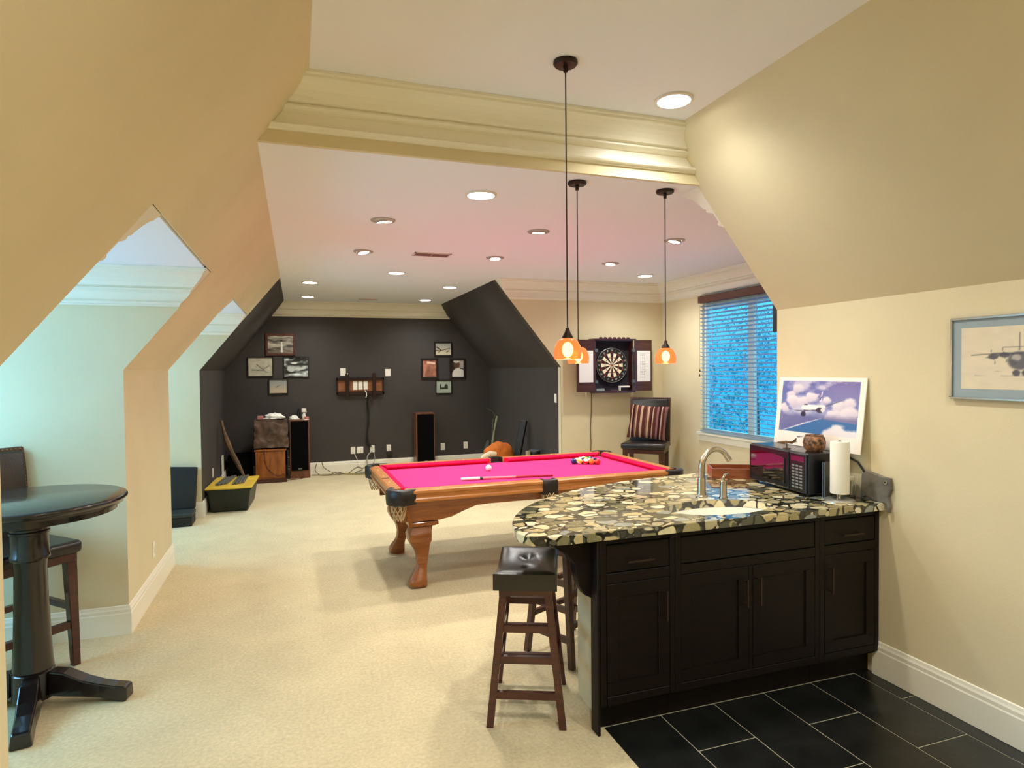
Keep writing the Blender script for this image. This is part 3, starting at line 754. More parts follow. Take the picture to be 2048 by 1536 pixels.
# worktop with sink cut-out
ZT, ZB = .955, .915
fy = 2.527
out = [(2.984, fy)]
out += [(1.12, fy), (1.02, fy+.006), (.965, fy+.035)]
for k_ in range(1, 31):
    a = PI-(PI/2)*k_/30*.98
    out.append((2.63+1.70*math.cos(a)*1.0, 2.60+1.105*math.sin(a)))
out += [(2.80, 3.70), (2.90, 3.685), (2.984, 3.66)]
SKX, SKY, SKA = 2.10, 2.768, math.radians(-2)
hole = []
for k_ in range(32):
    a = 2*PI*k_/32; ex, ey = .30*math.cos(a), .165*math.sin(a)
    hole.append((SKX+ex*math.cos(SKA)-ey*math.sin(SKA), SKY+ex*math.sin(SKA)+ey*math.cos(SKA)))
def worktop():
    b = bmesh.new()
    def loop(pts, z):
        vs = [b.verts.new((x, y, z)) for x, y in pts]; return vs, [b.edges.new((vs[i], vs[(i+1) % len(vs)])) for i in range(len(vs))]
    lay = []
    for off, z in ((0, ZB), (0, ZT-.004), (-.004, ZT)):
        pts = out
        if off:
            c = Vector((2.2, 3.0)); pts = [tuple(Vector(p)+(c-Vector(p)).normalized()*.004) for p in out]
        lay.append((loop(pts, z), loop(hole, z)))
    for (L0, Hh0), (L1, Hh1) in zip(lay, lay[1:]):
        for (va, _), (vb, _) in ((L0, L1), (Hh0, Hh1)):
            n = len(va)
            for i in range(n): b.faces.new((va[i], va[(i+1) % n], vb[(i+1) % n], vb[i]))
    for (L, Hh) in (lay[0], lay[-1]):
        vs = L[0]+Hh[0]
        for tri in tessellate_polygon([[v.co for v in L[0]], [v.co for v in Hh[0]]]):
            try: b.faces.new([vs[i] for i in tri])
            except ValueError: pass
    bmesh.ops.recalc_face_normals(b, faces=b.faces)
    me_ = bpy.data.meshes.new('worktop'); b.to_mesh(me_); b.free(); me_.materials.append(GRANITE)
    o = bpy.data.objects.new('worktop', me_); COL.objects.link(o); return o
tag(worktop(), 'polished pebble granite worktop with rounded end on the bar', 'worktop')
# sink bowl
sk = MB(); R_ = []
for rx, ry, z in ((.325, .172, ZB-.0005), (.296, .160, ZB-.002), (.288, .152, .88), (.262, .13, .81), (.17, .08, .786), (.03, .02, .782)):
    R_.append([(SKX+rx*math.cos(2*PI*q/32)*math.cos(SKA)-ry*math.sin(2*PI*q/32)*math.sin(SKA), SKY+rx*math.cos(2*PI*q/32)*math.sin(SKA)+ry*math.sin(2*PI*q/32)*math.cos(SKA), z) for q in range(32)])
sk.loft(R_, cap=False); so = sk.build('sink', BISC, smooth=True); tag(so, 'cream oval undermount sink set into the granite worktop', 'sink')
MB().lathe([(0, .784), (.022, .784), (.022, .787), (0, .787)], (SKX, SKY, 0), 16, cap=False).build('drain', CHROME, so)
# tap
tp = thing('bar_faucet', 'brushed nickel gooseneck tap behind the sink', 'tap', (2.172, 3.02, ZT), math.radians(6))
MB().lathe([(.034, 0), (.034, .006), (.026, .012), (.023, .03), (.022, .10), (.020, .11), (.0, .11)], seg=20).build('base', NICKEL, tp, smooth=True)
pts = [(0, 0, .10), (0, 0, .15)]
for k_ in range(13):
    a = PI-(PI*.80)*k_/12; pts.append((.102+.102*math.cos(a), 0, .165+.100*math.sin(a)))
pts.append((pts[-1][0]+.022, 0, pts[-1][2]-.028))
MB().tube(pts, [.0165]*6+[.0155]*(len(pts)-8)+[.0165, .0175], 14).build('spout', NICKEL, tp, smooth=True)
sp = thing('soap_dispenser', 'brushed nickel soap pump standing between tap and microwave', 'dispenser', (2.262, 2.945, ZT), math.radians(25))
MB().lathe([(.024, 0), (.024, .005), (.0195, .012), (.0195, .075), (.016, .082), (.016, .095), (.009, .10), (.009, .115), (0, .116)], seg=18).build('body', NICKEL, sp, smooth=True)
MB().tube([(0, 0, .112), (.02, 0, .128), (.06, 0, .13)], [.008, .008, .006], 10).build('nozzle', NICKEL, sp, smooth=True)

# tray
TRW = wood('red brown tray wood', srgb(150, 84, 48), srgb(118, 60, 34), .35, (5, 40, 40))
tr = thing('serving_tray', 'reddish brown wooden tray behind the tap, half hidden by the microwave', 'tray', (2.775, 3.515, ZT), math.radians(-28))
MB().bx(-.15, .15, -.105, .105, .0, .012).build('bottom', TRW, tr)
for nm, (a, b, c, d) in (('side', (-.15, .15, -.105, -.093)), ('side', (-.15, .15, .093, .105)), ('end', (-.15, -.138, -.093, .093)), ('end', (.138, .15, -.093, .093))):
    MB().bx(a, b, c, d, .012, .066).build(nm, TRW, tr, bevel=.002, bseg=1)

# microwave
MWM = mat('glossy black enamel', srgb(14, 14, 20), .3, spec=.45, coat=.15)
SCRN = mat('smoked microwave glass', srgb(10, 10, 10), .03, spec=.8, coat=.8)
mwa = math.atan2(-.553, -.067)              # direction of the front edge, far to near
mw = thing('microwave', 'black microwave oven on the worktop with a keypad on the near side', 'microwave', (2.766, 3.341, ZT), mwa)
# local x: along the front from far to near, local y: depth (away from the front)
mwl, mwd, mwh = .557, .215, .245
MB().bx(0, mwl, .014, mwd, .012, mwh).build('case', MWM, mw, bevel=.006)
dm = MB().bx(.004, .40, 0, .014, .016, mwh-.004).build('door', MWM, mw, bevel=.006)
wn = MB(); ww = []
for k_ in range(17):
    u = k_/16; ww.append((.025+.33*u, -.0012, mwh-.05+.018*math.sin(PI*u)))
for k_ in range(17):
    u = 1-k_/16; ww.append((.025+.33*u, -.0012, .062-.014*math.sin(PI*u)))
wn.prism(ww, (0, .003, 0)).build('door_window', SCRN, dm)
MB().tube([(.378, -.012, .05), (.386, -.018, .12), (.378, -.012, .20)], .006, 8).build('door_handle', MWM, dm, smooth=True)
pn = MB().bx(.403, mwl-.004, 0, .014, .016, mwh-.004).build('control_panel', MWM, mw, bevel=.006)
MB().bx(.425, .535, -.001, .001, mwh-.05, mwh-.022).build('display', SCRN, pn)
kb = mat('keypad grey', srgb(120, 128, 130), .5)
for r_ in range(8):
    for c_ in range(3):
        MB().bx(.43+c_*.034, .43+c_*.034+.024, -.001, .001, .040+r_*.0175, .040+r_*.0175+.0095).build('key', kb, pn)
for a, b in ((.03, .04), (.52, .04), (.03, .18), (.52, .18)): MB().lathe([(.012, 0), (.012, .013)], (a, b, 0), 10).build('foot', BLACKM, mw)
MB().bx(.18, .40, -.002, .0, .022, .027).build('trim_strip', CHROME, dm)

# things on the microwave
ZM = ZT+mwh
pot = thing('woven_pot', 'small brown mottled round pot on top of the microwave', 'pot', (2.838, 2.872, ZM))
POTM = mat('mottled brown basket', srgb(124, 86, 56), .5, noise=(45, .95), bump=(40, .6))
MB().lathe([(0, 0), (.042, 0), (.058, .02), (.062, .05), (.056, .078), (.046, .09), (.050, .094), (.044, .096), (.040, .088), (.05, .05), (.03, .012), (0, .01)], seg=24, cap=False).build('body', POTM, pot, smooth=True)
MB().sphere((-.02, .045, .09), .009).build('bead', WHITE, pot, smooth=True)
ap = thing('model_airplane', 'small bronze model airplane on a stand on top of the microwave', 'model plane', (2.775, 3.02, ZM+.0005), math.radians(150))
APM = mat('dull brass', srgb(128, 98, 66), .35, metal=.7)
MB().lathe([(.0, 0), (.022, 0), (.022, .004), (.004, .007), (.003, .03), (0, .03)], seg=16, cap=False).build('stand', APM, ap, smooth=True)
MB().tube([(-.05, 0, .040), (-.03, 0, .038), (.02, 0, .036), (.045, 0, .036), (.056, 0, .036)], [.002, .006, .008, .006, .001], 10).build('fuselage', APM, ap, smooth=True)
MB().prism([(.022, 0, .034), (-.008, .075, .036), (-.018, .075, .036), (-.006, 0, .034), (-.018, -.075, .036), (-.008, -.075, .036)], (0, 0, .003)).build('wings', APM, ap)
MB().prism([(-.036, 0, .04), (-.052, .026, .041), (-.056, 0, .041), (-.052, -.026, .041)], (0, 0, .002)).prism([(-.03, -.001, .043), (-.05, -.001, .062), (-.056, -.001, .062), (-.052, -.001, .043)], (0, .002, 0)).build('tail', APM, ap)

# ------------------------------------------------------------------ printed pictures drawn into colour attributes
def picture(name, w, h, nx, ny, fn, parent, M, mtl=None):
    """flat print: a grid in the local x-z plane facing -y, coloured by fn(u, v) -> (ny, nx, 3) sRGB 0..1"""
    u, v = np.meshgrid((np.arange(nx)+.5)/nx, (np.arange(ny)+.5)/ny)
    rgb = np.clip(fn(u, v), 0, 1); lin = np.where(rgb <= .04045, rgb/12.92, ((rgb+.055)/1.055)**2.4)
    xs = (np.arange(nx)/(nx-1)-.5)*w; zs = (np.arange(ny)/(ny-1))*h
    vv = [(x, 0, z) for z in zs for x in xs]
    ff = [(j*nx+i, j*nx+i+1, (j+1)*nx+i+1, (j+1)*nx+i) for j in range(ny-1) for i in range(nx-1)]
    me_ = bpy.data.meshes.new(name); me_.from_pydata(vv, [], ff)
    at = me_.color_attributes.new('print', 'FLOAT_COLOR', 'POINT')
    at.data.foreach_set('color', np.concatenate([lin.reshape(-1, 3), np.ones((nx*ny, 1))], 1).astype(np.float32).ravel())
    if 'printed picture' not in MATS:
        m_ = mat('printed picture', (.5, .5, .5), .35, spec=.4); t = m_.node_tree
        a = t.nodes.new('ShaderNodeVertexColor'); a.layer_name = 'print'; t.links.new(a.outputs[0], t.nodes['Principled BSDF'].inputs['Base Color'])
    me_.materials.append(MATS['printed picture'])
    o = bpy.data.objects.new(name, me_); COL.objects.link(o); o.parent = parent; o.location = M
    return o
def vnoise(u, v, s, seed=0, oct_=4):
    r = np.random.RandomState(seed); out_ = np.zeros_like(u); amp = 1; tot = 0
    for k_ in range(oct_):
        g = r.rand(66, 66); f = s*2**k_; x = (u*f) % 64; y = (v*f) % 64; i = x.astype(int); j = y.astype(int); a = x-i; b = y-j
        a = a*a*(3-2*a); b = b*b*(3-2*b)
        out_ += amp*((g[j, i]*(1-a)+g[j, i+1]*a)*(1-b)+(g[j+1, i]*(1-a)+g[j+1, i+1]*a)*b); tot += amp; amp *= .5
    return out_/tot
def blend(img, mask, c): return img*(1-mask[..., None])+np.array(c)*mask[..., None]
def seg(u, v, p, q, w0, w1=None, asp=1.0, soft=.004):
    w1 = w0 if w1 is None else w1
    px, py = (u-p[0])*asp, v-p[1]; dx, dy = (q[0]-p[0])*asp, q[1]-p[1]; t = np.clip((px*dx+py*dy)/(dx*dx+dy*dy), 0, 1)
    d = np.hypot(px-t*dx, py-t*dy); w_ = w0+(w1-w0)*t; return np.clip((w_-d)/soft+.5, 0, 1)
def ell(u, v, c, rx, ry, soft=.08, rot=0):
    x, y = u-c[0], v-c[1]; ca, sa = math.cos(rot), math.sin(rot); x, y = x*ca+y*sa, -x*sa+y*ca
    return np.clip((1-np.hypot(x/rx, y/ry))/soft+.5, 0, 1)
C_ = lambda r, g, b: (r/255, g/255, b/255)
def poster(u, v):
    img = np.ones(u.shape+(3,))*np.array(C_(244, 238, 228))
    x = (u-.055)/.885; y = (v-.20)/.74; ins = ((x > 0) & (x < 1) & (y > 0) & (y < 1)).astype(float)
    sky = np.zeros_like(img)
    t = np.clip(y, 0, 1)[..., None]; sky[:] = np.array(C_(150, 160, 205))*(1-t)+np.array(C_(84, 92, 168))*t
    cl = vnoise(x*.9+3, y+2, 4, 3, 5); cm = np.clip((cl-.5)*6, 0, 1)
    sky = blend(sky, cm*.75, C_(222, 216, 230))
    for (cx, cy, r_) in ((.22, .86, .10), (.12, .72, .10), (.18, .60, .13), (.05, .45, .1), (.30, .60, .11), (.42, .68, .12), (.78, .52, .13), (.88, .60, .12), (.72, .38, .12), (.9, .42, .14), (.66, .30, .10), (.82, .30, .12), (.62, .64, .08)):
        dd = np.hypot((x-cx)*1.2, y-cy)+(vnoise(x+cx, y+cy, 14, 5, 3)-.5)*.09
        mk = np.clip((r_-dd)/.035, 0, 1); sh = np.clip(.5+(y-cy)/r_*.4-(x-cx)/r_*.15, 0, 1)[..., None]
        sky = sky*(1-mk[..., None])+(np.array(C_(182, 176, 204))*(1-sh)+np.array(C_(246, 236, 238))*sh)*mk[..., None]
    low = np.clip((.40-y)/.10, 0, 1); sky = blend(sky, low*.75, C_(92, 92, 146))
    coast = np.where(x < .55, .0+.30*np.clip((x-.05)/.5, 0, 1)**.9, .30-.10*(x-.55)); sky = blend(sky, np.clip((coast-y)/.012, 0, 1), C_(56, 108, 166))
    sky = blend(sky, seg(x, y, (.06, .01), (.34, .18), .006, .012, 1.2), C_(214, 212, 224))
    sky = blend(sky, seg(x, y, (.34, .18), (.56, .30), .012, .004, 1.2), C_(196, 200, 222))
    for (cx, cy, r_) in ((.78, .08, .14), (.92, .02, .14), (.66, .02, .1)):
        dd = np.hypot((x-cx)*1.1, y-cy)+(vnoise(x+cx, y+cy, 14, 8, 3)-.5)*.08; mk = np.clip((r_-dd)/.04, 0, 1); sky = blend(sky, mk, C_(230, 226, 230))
    # airliner
    sky = blend(sky, seg(x, y, (.55, .50), (.84, .68), .016, .004, 1.2), C_(96, 100, 136)); sky = blend(sky, seg(x, y, (.34, .415), (.16, .42), .012, .004, 1.2), C_(96, 98, 128))
    sky = blend(sky, seg(x, y, (.34, .49), (.58, .52), .058, .035, 1.2), C_(240, 232, 236)); sky = blend(sky, seg(x, y, (.33, .43), (.55, .45), .012, .008, 1.2), C_(84, 80, 110))
    sky = blend(sky, seg(x, y, (.535, .62), (.55, .80), .012, .007, 1.2), C_(226, 220, 232)); sky = blend(sky, seg(x, y, (.53, .64), (.545, .72), .006, .005, 1.2), C_(60, 50, 90))
    sky = blend(sky, seg(x, y, (.33, .545), (.37, .55), .010, .008, 1.2), C_(48, 44, 66)); sky = blend(sky, ell(x, y, (.325, .36), .035, .05), C_(40, 36, 60))
    sky = blend(sky, ell(x, y, (.54, .455), .05, .055), C_(50, 46, 66)); sky = blend(sky, ell(x, y, (.575, .465), .025, .045), C_(222, 216, 226))
    img = img*(1-ins[..., None])+sky*ins[..., None]
    img = blend(img, seg(u, v, (.40, .165), (.62, .165), .005, .005, 1.3), C_(130, 128, 130)); img = blend(img, seg(u, v, (.42, .135), (.56, .135), .003, .003, 1.3), C_(160, 156, 150))
    img = blend(img, seg(u, v, (.30, .135), (.36, .14), .012, .003, 1.3), C_(110, 104, 100))
    return img
pq = thing('aircraft_poster', 'white bordered print of an airliner over clouds leaning on the wall above the microwave', 'poster', (2.925, 2.968, ZM+.002), -PI/2)
lean = math.radians(7)
po = picture('print', .66, .425, 150, 104, poster, pq, (0, 0, 0)); po.rotation_euler = (-lean, 0, 0)
bo = MB().bx(-.33, .33, .0008, .006, 0, .425).build('backing_board', PAPER, pq); bo.rotation_euler = (-lean, 0, 0)

# framed pencil drawing on the right wall
def sketch(u, v):
    img = np.ones(u.shape+(3,))*np.array(C_(226, 214, 186)); asp = 1.7
    img = img*(1-.05*vnoise(u, v, 12, 2)[..., None])
    ink = lambda im, mk, k_=.8: blend(im, mk*k_, C_(70, 70, 78))
    img = ink(img, seg(u, v, (.08, .555), (.70, .585), .007, .007, asp)); img = ink(img, seg(u, v, (.22, .56), (.57, .58), .02, .02, asp), .5)
    for c in ((.225, .52), (.30, .545), (.49, .545), (.565, .53)):
        img = ink(img, ell(u, v, c, .035, .04, .3), .85); img = ink(img, seg(u, v, (c[0]-.015, c[1]+.11), (c[0]+.015, c[1]-.11), .006, .006, asp), .5); img = ink(img, seg(u, v, (c[0]-.05, c[1]-.015), (c[0]+.05, c[1]+.02), .006, .006, asp), .5)
    img = ink(img, ell(u, v, (.395, .455), .075, .14, .25), .8); img = blend(img, ell(u, v, (.375, .50), .03, .05, .4), C_(176, 170, 160)); img = ink(img, ell(u, v, (.36, .43), .02, .05, .4), .4)
    for c in (.375, .435): img = ink(img, ell(u, v, (c, .265), .025, .05, .3), .9)
    img = ink(img, seg(u, v, (.395, .62), (.395, .88), .012, .006, asp), .6); img = ink(img, seg(u, v, (.29, .66), (.50, .675), .006, .006, asp), .5)
    img = ink(img, seg(u, v, (.10, .225), (.24, .23), .006, .004, asp), .35); img = ink(img, seg(u, v, (.24, .29), (.70, .26), .004, .003, asp), .35); img = ink(img, seg(u, v, (.28, .22), (.66, .215), .004, .003, asp), .3)
    return img
dw = thing('framed_drawing', 'silver framed pencil drawing of a propeller plane with blue-grey mount on the right wall', 'picture', (XW-.001, 1.80, 1.529), -PI/2)
FW, FH = .74, .383
MB().bx(-FW/2, FW/2, -.012, 0, 0, FH).build('mount', mat('blue grey mount board', srgb(150, 166, 172), .7), dw)
f = MB()
for a, b, c, d in ((-FW/2, FW/2, 0, .010), (-FW/2, FW/2, FH-.010, FH), (-FW/2, -FW/2+.010, .010, FH-.010), (FW/2-.010, FW/2, .010, FH-.010)): f.bx(a, b, -.022, 0, c, d)
f.build('frame', mat('silver frame', srgb(205, 210, 210), .2, metal=1.0), dw, bevel=.002, bseg=1)
picture('drawing', FW-.10, FH-.10, 120, 70, sketch, dw, (0, -.0128, .05))

# paper towel, jar, stone, cord
pt = thing('paper_towel_holder', 'roll of white paper towel on a chrome stand at the end of the worktop', 'paper towel', (2.80, 2.655, ZT))
MB().lathe([(0, 0), (.078, 0), (.078, .006), (.070, .012), (.02, .014), (0, .014)], seg=28, cap=False).build('base', mat('satin steel base', srgb(214, 214, 210), .28, metal=.85), pt, smooth=True)
MB().tube([(0, 0, .01), (0, 0, .335)], .006, 10).build('post', CHROME, pt)
MB().tube([(-.03, -.012, .01), (-.03, -.012, .045)], .004, 8).build('guide_wire', CHROME, pt)
rl = MB(); rl.lathe([(.017, .042), (.0475, .042), (.0485, .045), (.0485, .322), (.0475, .325), (.017, .325), (.017, .042)], seg=32, cap=False); rl.build('paper_roll', PAPER, pt, smooth=50)
jr = thing('glass_jar', 'small clear glass jar behind the paper towel roll', 'jar', (2.935, 2.722, ZT))
GLS = mat('clear glass', (1, 1, 1), .02, trans=1.0)
MB().lathe([(0, 0), (.034, 0), (.036, .008), (.036, .075), (.028, .088), (.028, .10), (.025, .10), (.025, .088), (.033, .074), (.033, .01), (0, .006)], seg=22, cap=False).build('body', GLS, jr, smooth=True)
MB().lathe([(.0, .114), (.030, .114), (.031, .10), (.029, .098), (0, .10)], seg=22, cap=False).build('lid', mat('cream lid', srgb(214, 206, 178), .4), jr, smooth=True)
nap = thing('napkin_holder', 'thin chrome napkin stand between microwave and paper towel', 'holder', (2.80, 2.745, ZT), math.radians(15))
MB().bx(-.028, .028, -.006, -.003, 0, .20).bx(-.028, .028, .006, .009, 0, .20).bx(-.03, .03, -.012, .014, 0, .004).build('rack', GREYM, nap)
STN = mat('grey slate cloth', srgb(112, 108, 98), .75, noise=(14, .25), bump=(60, .4))
st = thing('stone_slab', 'grey stone slab with metal eyelet leaning on the wall at the worktop end', 'slab', (2.972, 2.585, ZT-.012), -PI/2)
o_ = [(-.085, .013), (-.05, .03), (-.02, .02), (.03, .013), (.078, .013), (.078, -.03), (.092, -.035), (.098, .0), (.088, .05), (.104, .09), (.098, .15), (.05, .152), (-.04, .172), (-.075, .15)]
MB().prism([(x_, -.012, z_) for x_, z_ in o_], (0, .024, 0)).build('slab', STN, st, bevel=.004)
MB().lathe([(.006, -.002), (.012, -.002), (.012, .003), (.006, .003)], (.076, -.0135, .126), 14, M=Matrix.Rotation(PI/2, 3, 'X'), cap=False).build('eyelet', CHROME, st)
c = MB().tube([(2.95, 2.80, 1.13), (2.975, 2.755, 1.17), (2.978, 2.70, 1.15), (2.978, 2.655, 1.10), (2.978, 2.65, 1.06), (2.979, 2.66, 1.0), (2.979, 2.672, .965)], .006, 8)
tag(c.build('appliance_cable', CABLEB, smooth=True), 'black power cable looping behind the paper towel down the wall', 'cable')
# ------------------------------------------------------------------ saddle stools at the bar
def tufted_seat(mb, w, l, z0, z1):
    nx, ny = 21, 31; g = []
    for j in range(ny):
        for i in range(nx):
            u, v = i/(nx-1)*2-1, j/(ny-1)*2-1
            x, y = u*w/2, v*l/2
            edge = (1-max(abs(u)**6, abs(v)**8))
            z = z1-.022*(1-edge)-.016*math.cos(v*PI/2)**1+.020*abs(v)**2
            for tv in (-.34, .34): z -= .020*math.exp(-((x/.030)**2+((v-tv)*l/2/.030)**2))
            g.append(mb.b.verts.new((x, y, z)))
    for j in range(ny-1):
        for i in range(nx-1): mb.b.faces.new((g[j*nx+i], g[j*nx+i+1], g[(j+1)*nx+i+1], g[(j+1)*nx+i]))
    ring = [g[i] for i in range(nx)]+[g[j*nx+nx-1] for j in range(1, ny)]+[g[(ny-1)*nx+i] for i in range(nx-2, -1, -1)]+[g[j*nx] for j in range(ny-2, 0, -1)]
    low = [mb.b.verts.new((v.co.x*1.0, v.co.y*1.0, z0)) for v in ring]
    n = len(ring)
    for i in range(n): mb.b.faces.new((ring[i], low[i], low[(i+1) % n], ring[(i+1) % n]))
    mb.b.faces.new(low)
def bar_stool(label, loc, rz):
    t = thing('bar_stool', label, 'stool', loc, rz, 'saddle stools at the bar')
    mb = MB(); tufted_seat(mb, .30, .46, .655, .735); s = mb.build('seat', LEATHER, t, smooth=60)
    for v in (-.078, .078): MB().sphere((0, v, .7025), .012, (1, 1, .5), 12, 8).build('tuft_button', LEATHER, s, smooth=True)
    MB().bx(-.125, .125, -.20, .20, .620, .655).build('seat_frame', MAHO, t)
    tx, ty, bx_, by_ = .105, .175, .172, .212
    P = {}
    for a in (-1, 1):
        for b in (-1, 1):
            P[(a, b)] = ((a*bx_, b*by_, 0), (a*tx, b*ty, .635))
            MB().leg(*P[(a, b)], .034, .036).build('leg', MAHO, t, bevel=.002, bseg=1)
    at = lambda a, b, z: tuple(Vector(P[(a, b)][0]).lerp(Vector(P[(a, b)][1]), z/.635))
    for b in (-1, 1):
        for z in (.15, .315, .46): MB().bar(at(-1, b, z), at(1, b, z), .022, d0=.034).build('rung', MAHO, t)
    for a in (-1, 1):
        for z in (.23, .40): MB().bar(at(a, -1, z), at(a, 1, z), .022, d0=.030).build('rung', MAHO, t)
    return t
s1 = bar_stool('dark wood saddle stool with black tufted seat nearest the viewer, in full view', (1.086, 2.948, 0), math.radians(-23.5))
dup(s1, (1.555, 3.452, 0), math.radians(-63.7+0), 'dark wood saddle stool tucked under the far side of the granite counter')

# ------------------------------------------------------------------ pub table and bar chairs
TBL = mat('dark cherry table finish', srgb(23, 14, 12), .22, spec=.5, coat=.35, noise=(4, .2))
tb = thing('pub_table', 'tall round espresso pedestal table at the left edge', 'table', (-1.295, 3.812, 0), 0)
R0 = .432
MB().lathe([(0, 1.055), (R0-.012, 1.055), (R0-.004, 1.051), (R0, 1.045), (R0, 1.036), (R0-.01, 1.024), (R0-.02, 1.018), (R0-.022, 1.008), (0, 1.008)], seg=64, cap=False).build('tabletop', TBL, tb, smooth=35)
MB().lathe([(0, 1.008), (R0-.05, 1.008), (R0-.05, .975), (R0-.07, .975), (R0-.07, 1.0), (0, 1.0)], seg=64, cap=False).build('apron', TBL, tb, smooth=35)
MB().lathe([(0, 1.0), (.13, 1.0), (.13, .985), (.088, .975), (.084, .93), (.089, .925), (.089, .915), (.083, .91), (.083, .90), (.088, .895), (.088, .885), (.082, .88), (.081, .78), (.086, .77), (.086, .755), (.074, .745), (.070, .70), (.073, .55), (.080, .35), (.086, .22), (.090, .19), (.084, .182), (.092, .176), (.092, .04), (.0, .04)], seg=32, cap=False).build('pedestal', TBL, tb, smooth=30)
def foot(ang):
    c, s = math.cos(ang), math.sin(ang)
    lv = [(.09, .055, .175, .045), (.16, .05, .165, .05), (.25, .042, .12, .05), (.33, .030, .095, .045), (.40, .012, .080, .045), (.445, .0, .074, .045), (.46, .003, .066, .042)]
    rings = []
    for d, zb_, zt_, w in lv:
        rings.append([(c*d-s*w, s*d+c*w, zb_), (c*d+s*w, s*d-c*w, zb_), (c*d+s*w*.8, s*d-c*w*.8, zt_), (c*d-s*w*.8, s*d+c*w*.8, zt_)])
    MB().loft(rings).build('foot', TBL, tb, bevel=.006)
for a in (-12, -78, 168, 102): foot(math.radians(a))

NAIL = mat('antique nail head', srgb(150, 120, 84), .35, metal=.8)
def bar_chair(label, loc, rz, group):
    """seat faces local -y; the back stands at +y"""
    t = thing('bar_chair', label, 'chair', loc, rz, group)
    SZ = .66
    mb = MB(); mb.box((0, -.005, SZ+.03), (.47, .45, .075)); st_ = mb.build('seat', LEATHER, t, bevel=.026, bseg=4, smooth=50)
    MB().bx(-.215, .215, -.205, .205, SZ-.055, SZ-.006).build('seat_frame', MAHO, t, bevel=.003, bseg=1)
    P = {}
    for a in (-1, 1):
        for b in (-1, 1):
            p0 = (a*.195, b*.19+(.02 if b > 0 else -.01), 0); p1 = (a*.19, b*.175, SZ-.02); P[(a, b)] = (p0, p1)
            MB().leg(p0, p1, .036, .052).build('leg', MAHO, t, bevel=.003, bseg=1)
    at = lambda a, b, z: tuple(Vector(P[(a, b)][0]).lerp(Vector(P[(a, b)][1]), z/(SZ-.02)))
    MB().bar(at(-1, -1, .24), at(1, -1, .24), .03, d0=.04).build('stretcher', MAHO, t)
    for a in (-1, 1): MB().bar(at(a, -1, .34), at(a, 1, .34), .026, d0=.036).build('stretcher', MAHO, t)
    MB().bar(at(-1, 1, .30), at(1, 1, .30), .026, d0=.036).build('stretcher', MAHO, t)
    # back: frame with padded panel and nail heads
    yb, tilt = .215, .10
    B = lambda x, z, d: (x, yb+(z-SZ)*tilt+d, z)
    def slab(x0, x1, z0, z1, d0, d1, nm, mt, par, **k):
        return MB().hexa([B(x0, z0, d0), B(x1, z0, d0), B(x1, z0, d1), B(x0, z0, d1)], [B(x0, z1, d0), B(x1, z1, d0), B(x1, z1, d1), B(x0, z1, d1)]).build(nm, mt, par, **k)
    ZT_ = 1.245
    bk = slab(-.225, .225, SZ+.005, ZT_, .012, .045, 'backrest', MAHO, t, bevel=.006)
    slab(-.205, .205, SZ+.03, ZT_-.022, -.018, .013, 'back_pad', LEATHER, bk, bevel=.012, bseg=3, smooth=50)
    nb = MB()
    for k_ in range(26):
        z = SZ+.04+k_*(ZT_-SZ-.075)/25
        for x in (-.212, .212): nb.sphere(B(x, z, .010), .0055, u=8, v=6)
    for k_ in range(20): nb.sphere(B(-.20+k_*.4/19, ZT_-.012, .010), .0055, u=8, v=6)
    nb.build('nail_heads', NAIL, bk)
    return t
ch = bar_chair('black leather bar chair with nail head trim behind the tall round table', (-1.545, 4.255, 0), math.radians(45), 'black leather bar chairs')
ch.scale = (1.1, 1.1, 1.0)
cc_ = dup(ch, (4.16, 6.93, 0), math.radians(-41), 'black leather bar chair with striped pillow in the corner under the dartboard', 'black leather bar chairs')
cc_.scale = (1.16, 1.1, 1.05)
# striped pillow
def stripe_mat():
    m_ = mat('striped pillow fabric', (.3, .2, .15), .9, spec=.1); t = m_.node_tree
    tc = t.nodes.new('ShaderNodeTexCoord'); sp_ = t.nodes.new('ShaderNodeSeparateXYZ'); mr = t.nodes.new('ShaderNodeMapRange'); rp = t.nodes.new('ShaderNodeValToRGB'); cr = rp.color_ramp; cr.interpolation = 'CONSTANT'
    mr.inputs['From Min'].default_value = -.21; mr.inputs['From Max'].default_value = .21
    A, Bc, Cc, D = srgb(92, 52, 46), srgb(206, 168, 140), srgb(126, 92, 70), srgb(60, 28, 32)
    stops = [(0, A), (.06, Bc), (.09, D), (.15, Cc), (.19, Bc), (.22, A), (.31, Bc), (.37, A), (.46, Cc), (.50, Bc), (.55, A), (.60, D), (.63, Bc), (.66, A), (.74, srgb(150, 104, 100)), (.79, D), (.85, Bc), (.88, A), (.94, srgb(150, 104, 100))]
    while len(cr.elements) < len(stops): cr.elements.new(.5)
    for e, (p_, c_) in zip(cr.elements, stops): e.position = p_; e.color = c_
    t.links.new(tc.outputs['Object'], sp_.inputs[0]); t.links.new(sp_.outputs['X'], mr.inputs['Value']); t.links.new(mr.outputs[0], rp.inputs[0]); t.links.new(rp.outputs[0], t.nodes['Principled BSDF'].inputs['Base Color'])
    return m_
def pillow(w, h, th, n=18):
    mb = MB()
    for sgn in (1, -1):
        g = {}
        for j in range(n+1):
            for i in range(n+1):
                u, v = i/n*2-1, j/n*2-1
                k_ = max(0, (1-u*u)*(1-v*v))**.42
                pin = 1-.07*(1-abs(u)**2)*abs(v)**3
                pin2 = 1-.07*(1-abs(v)**2)*abs(u)**3
                g[i, j] = mb.b.verts.new((u*w/2*pin2, sgn*th/2*k_, v*h/2*pin))
        for j in range(n):
            for i in range(n):
                q = (g[i, j], g[i+1, j], g[i+1, j+1], g[i, j+1])
                mb.b.faces.new(q if sgn < 0 else tuple(reversed(q)))
    return mb
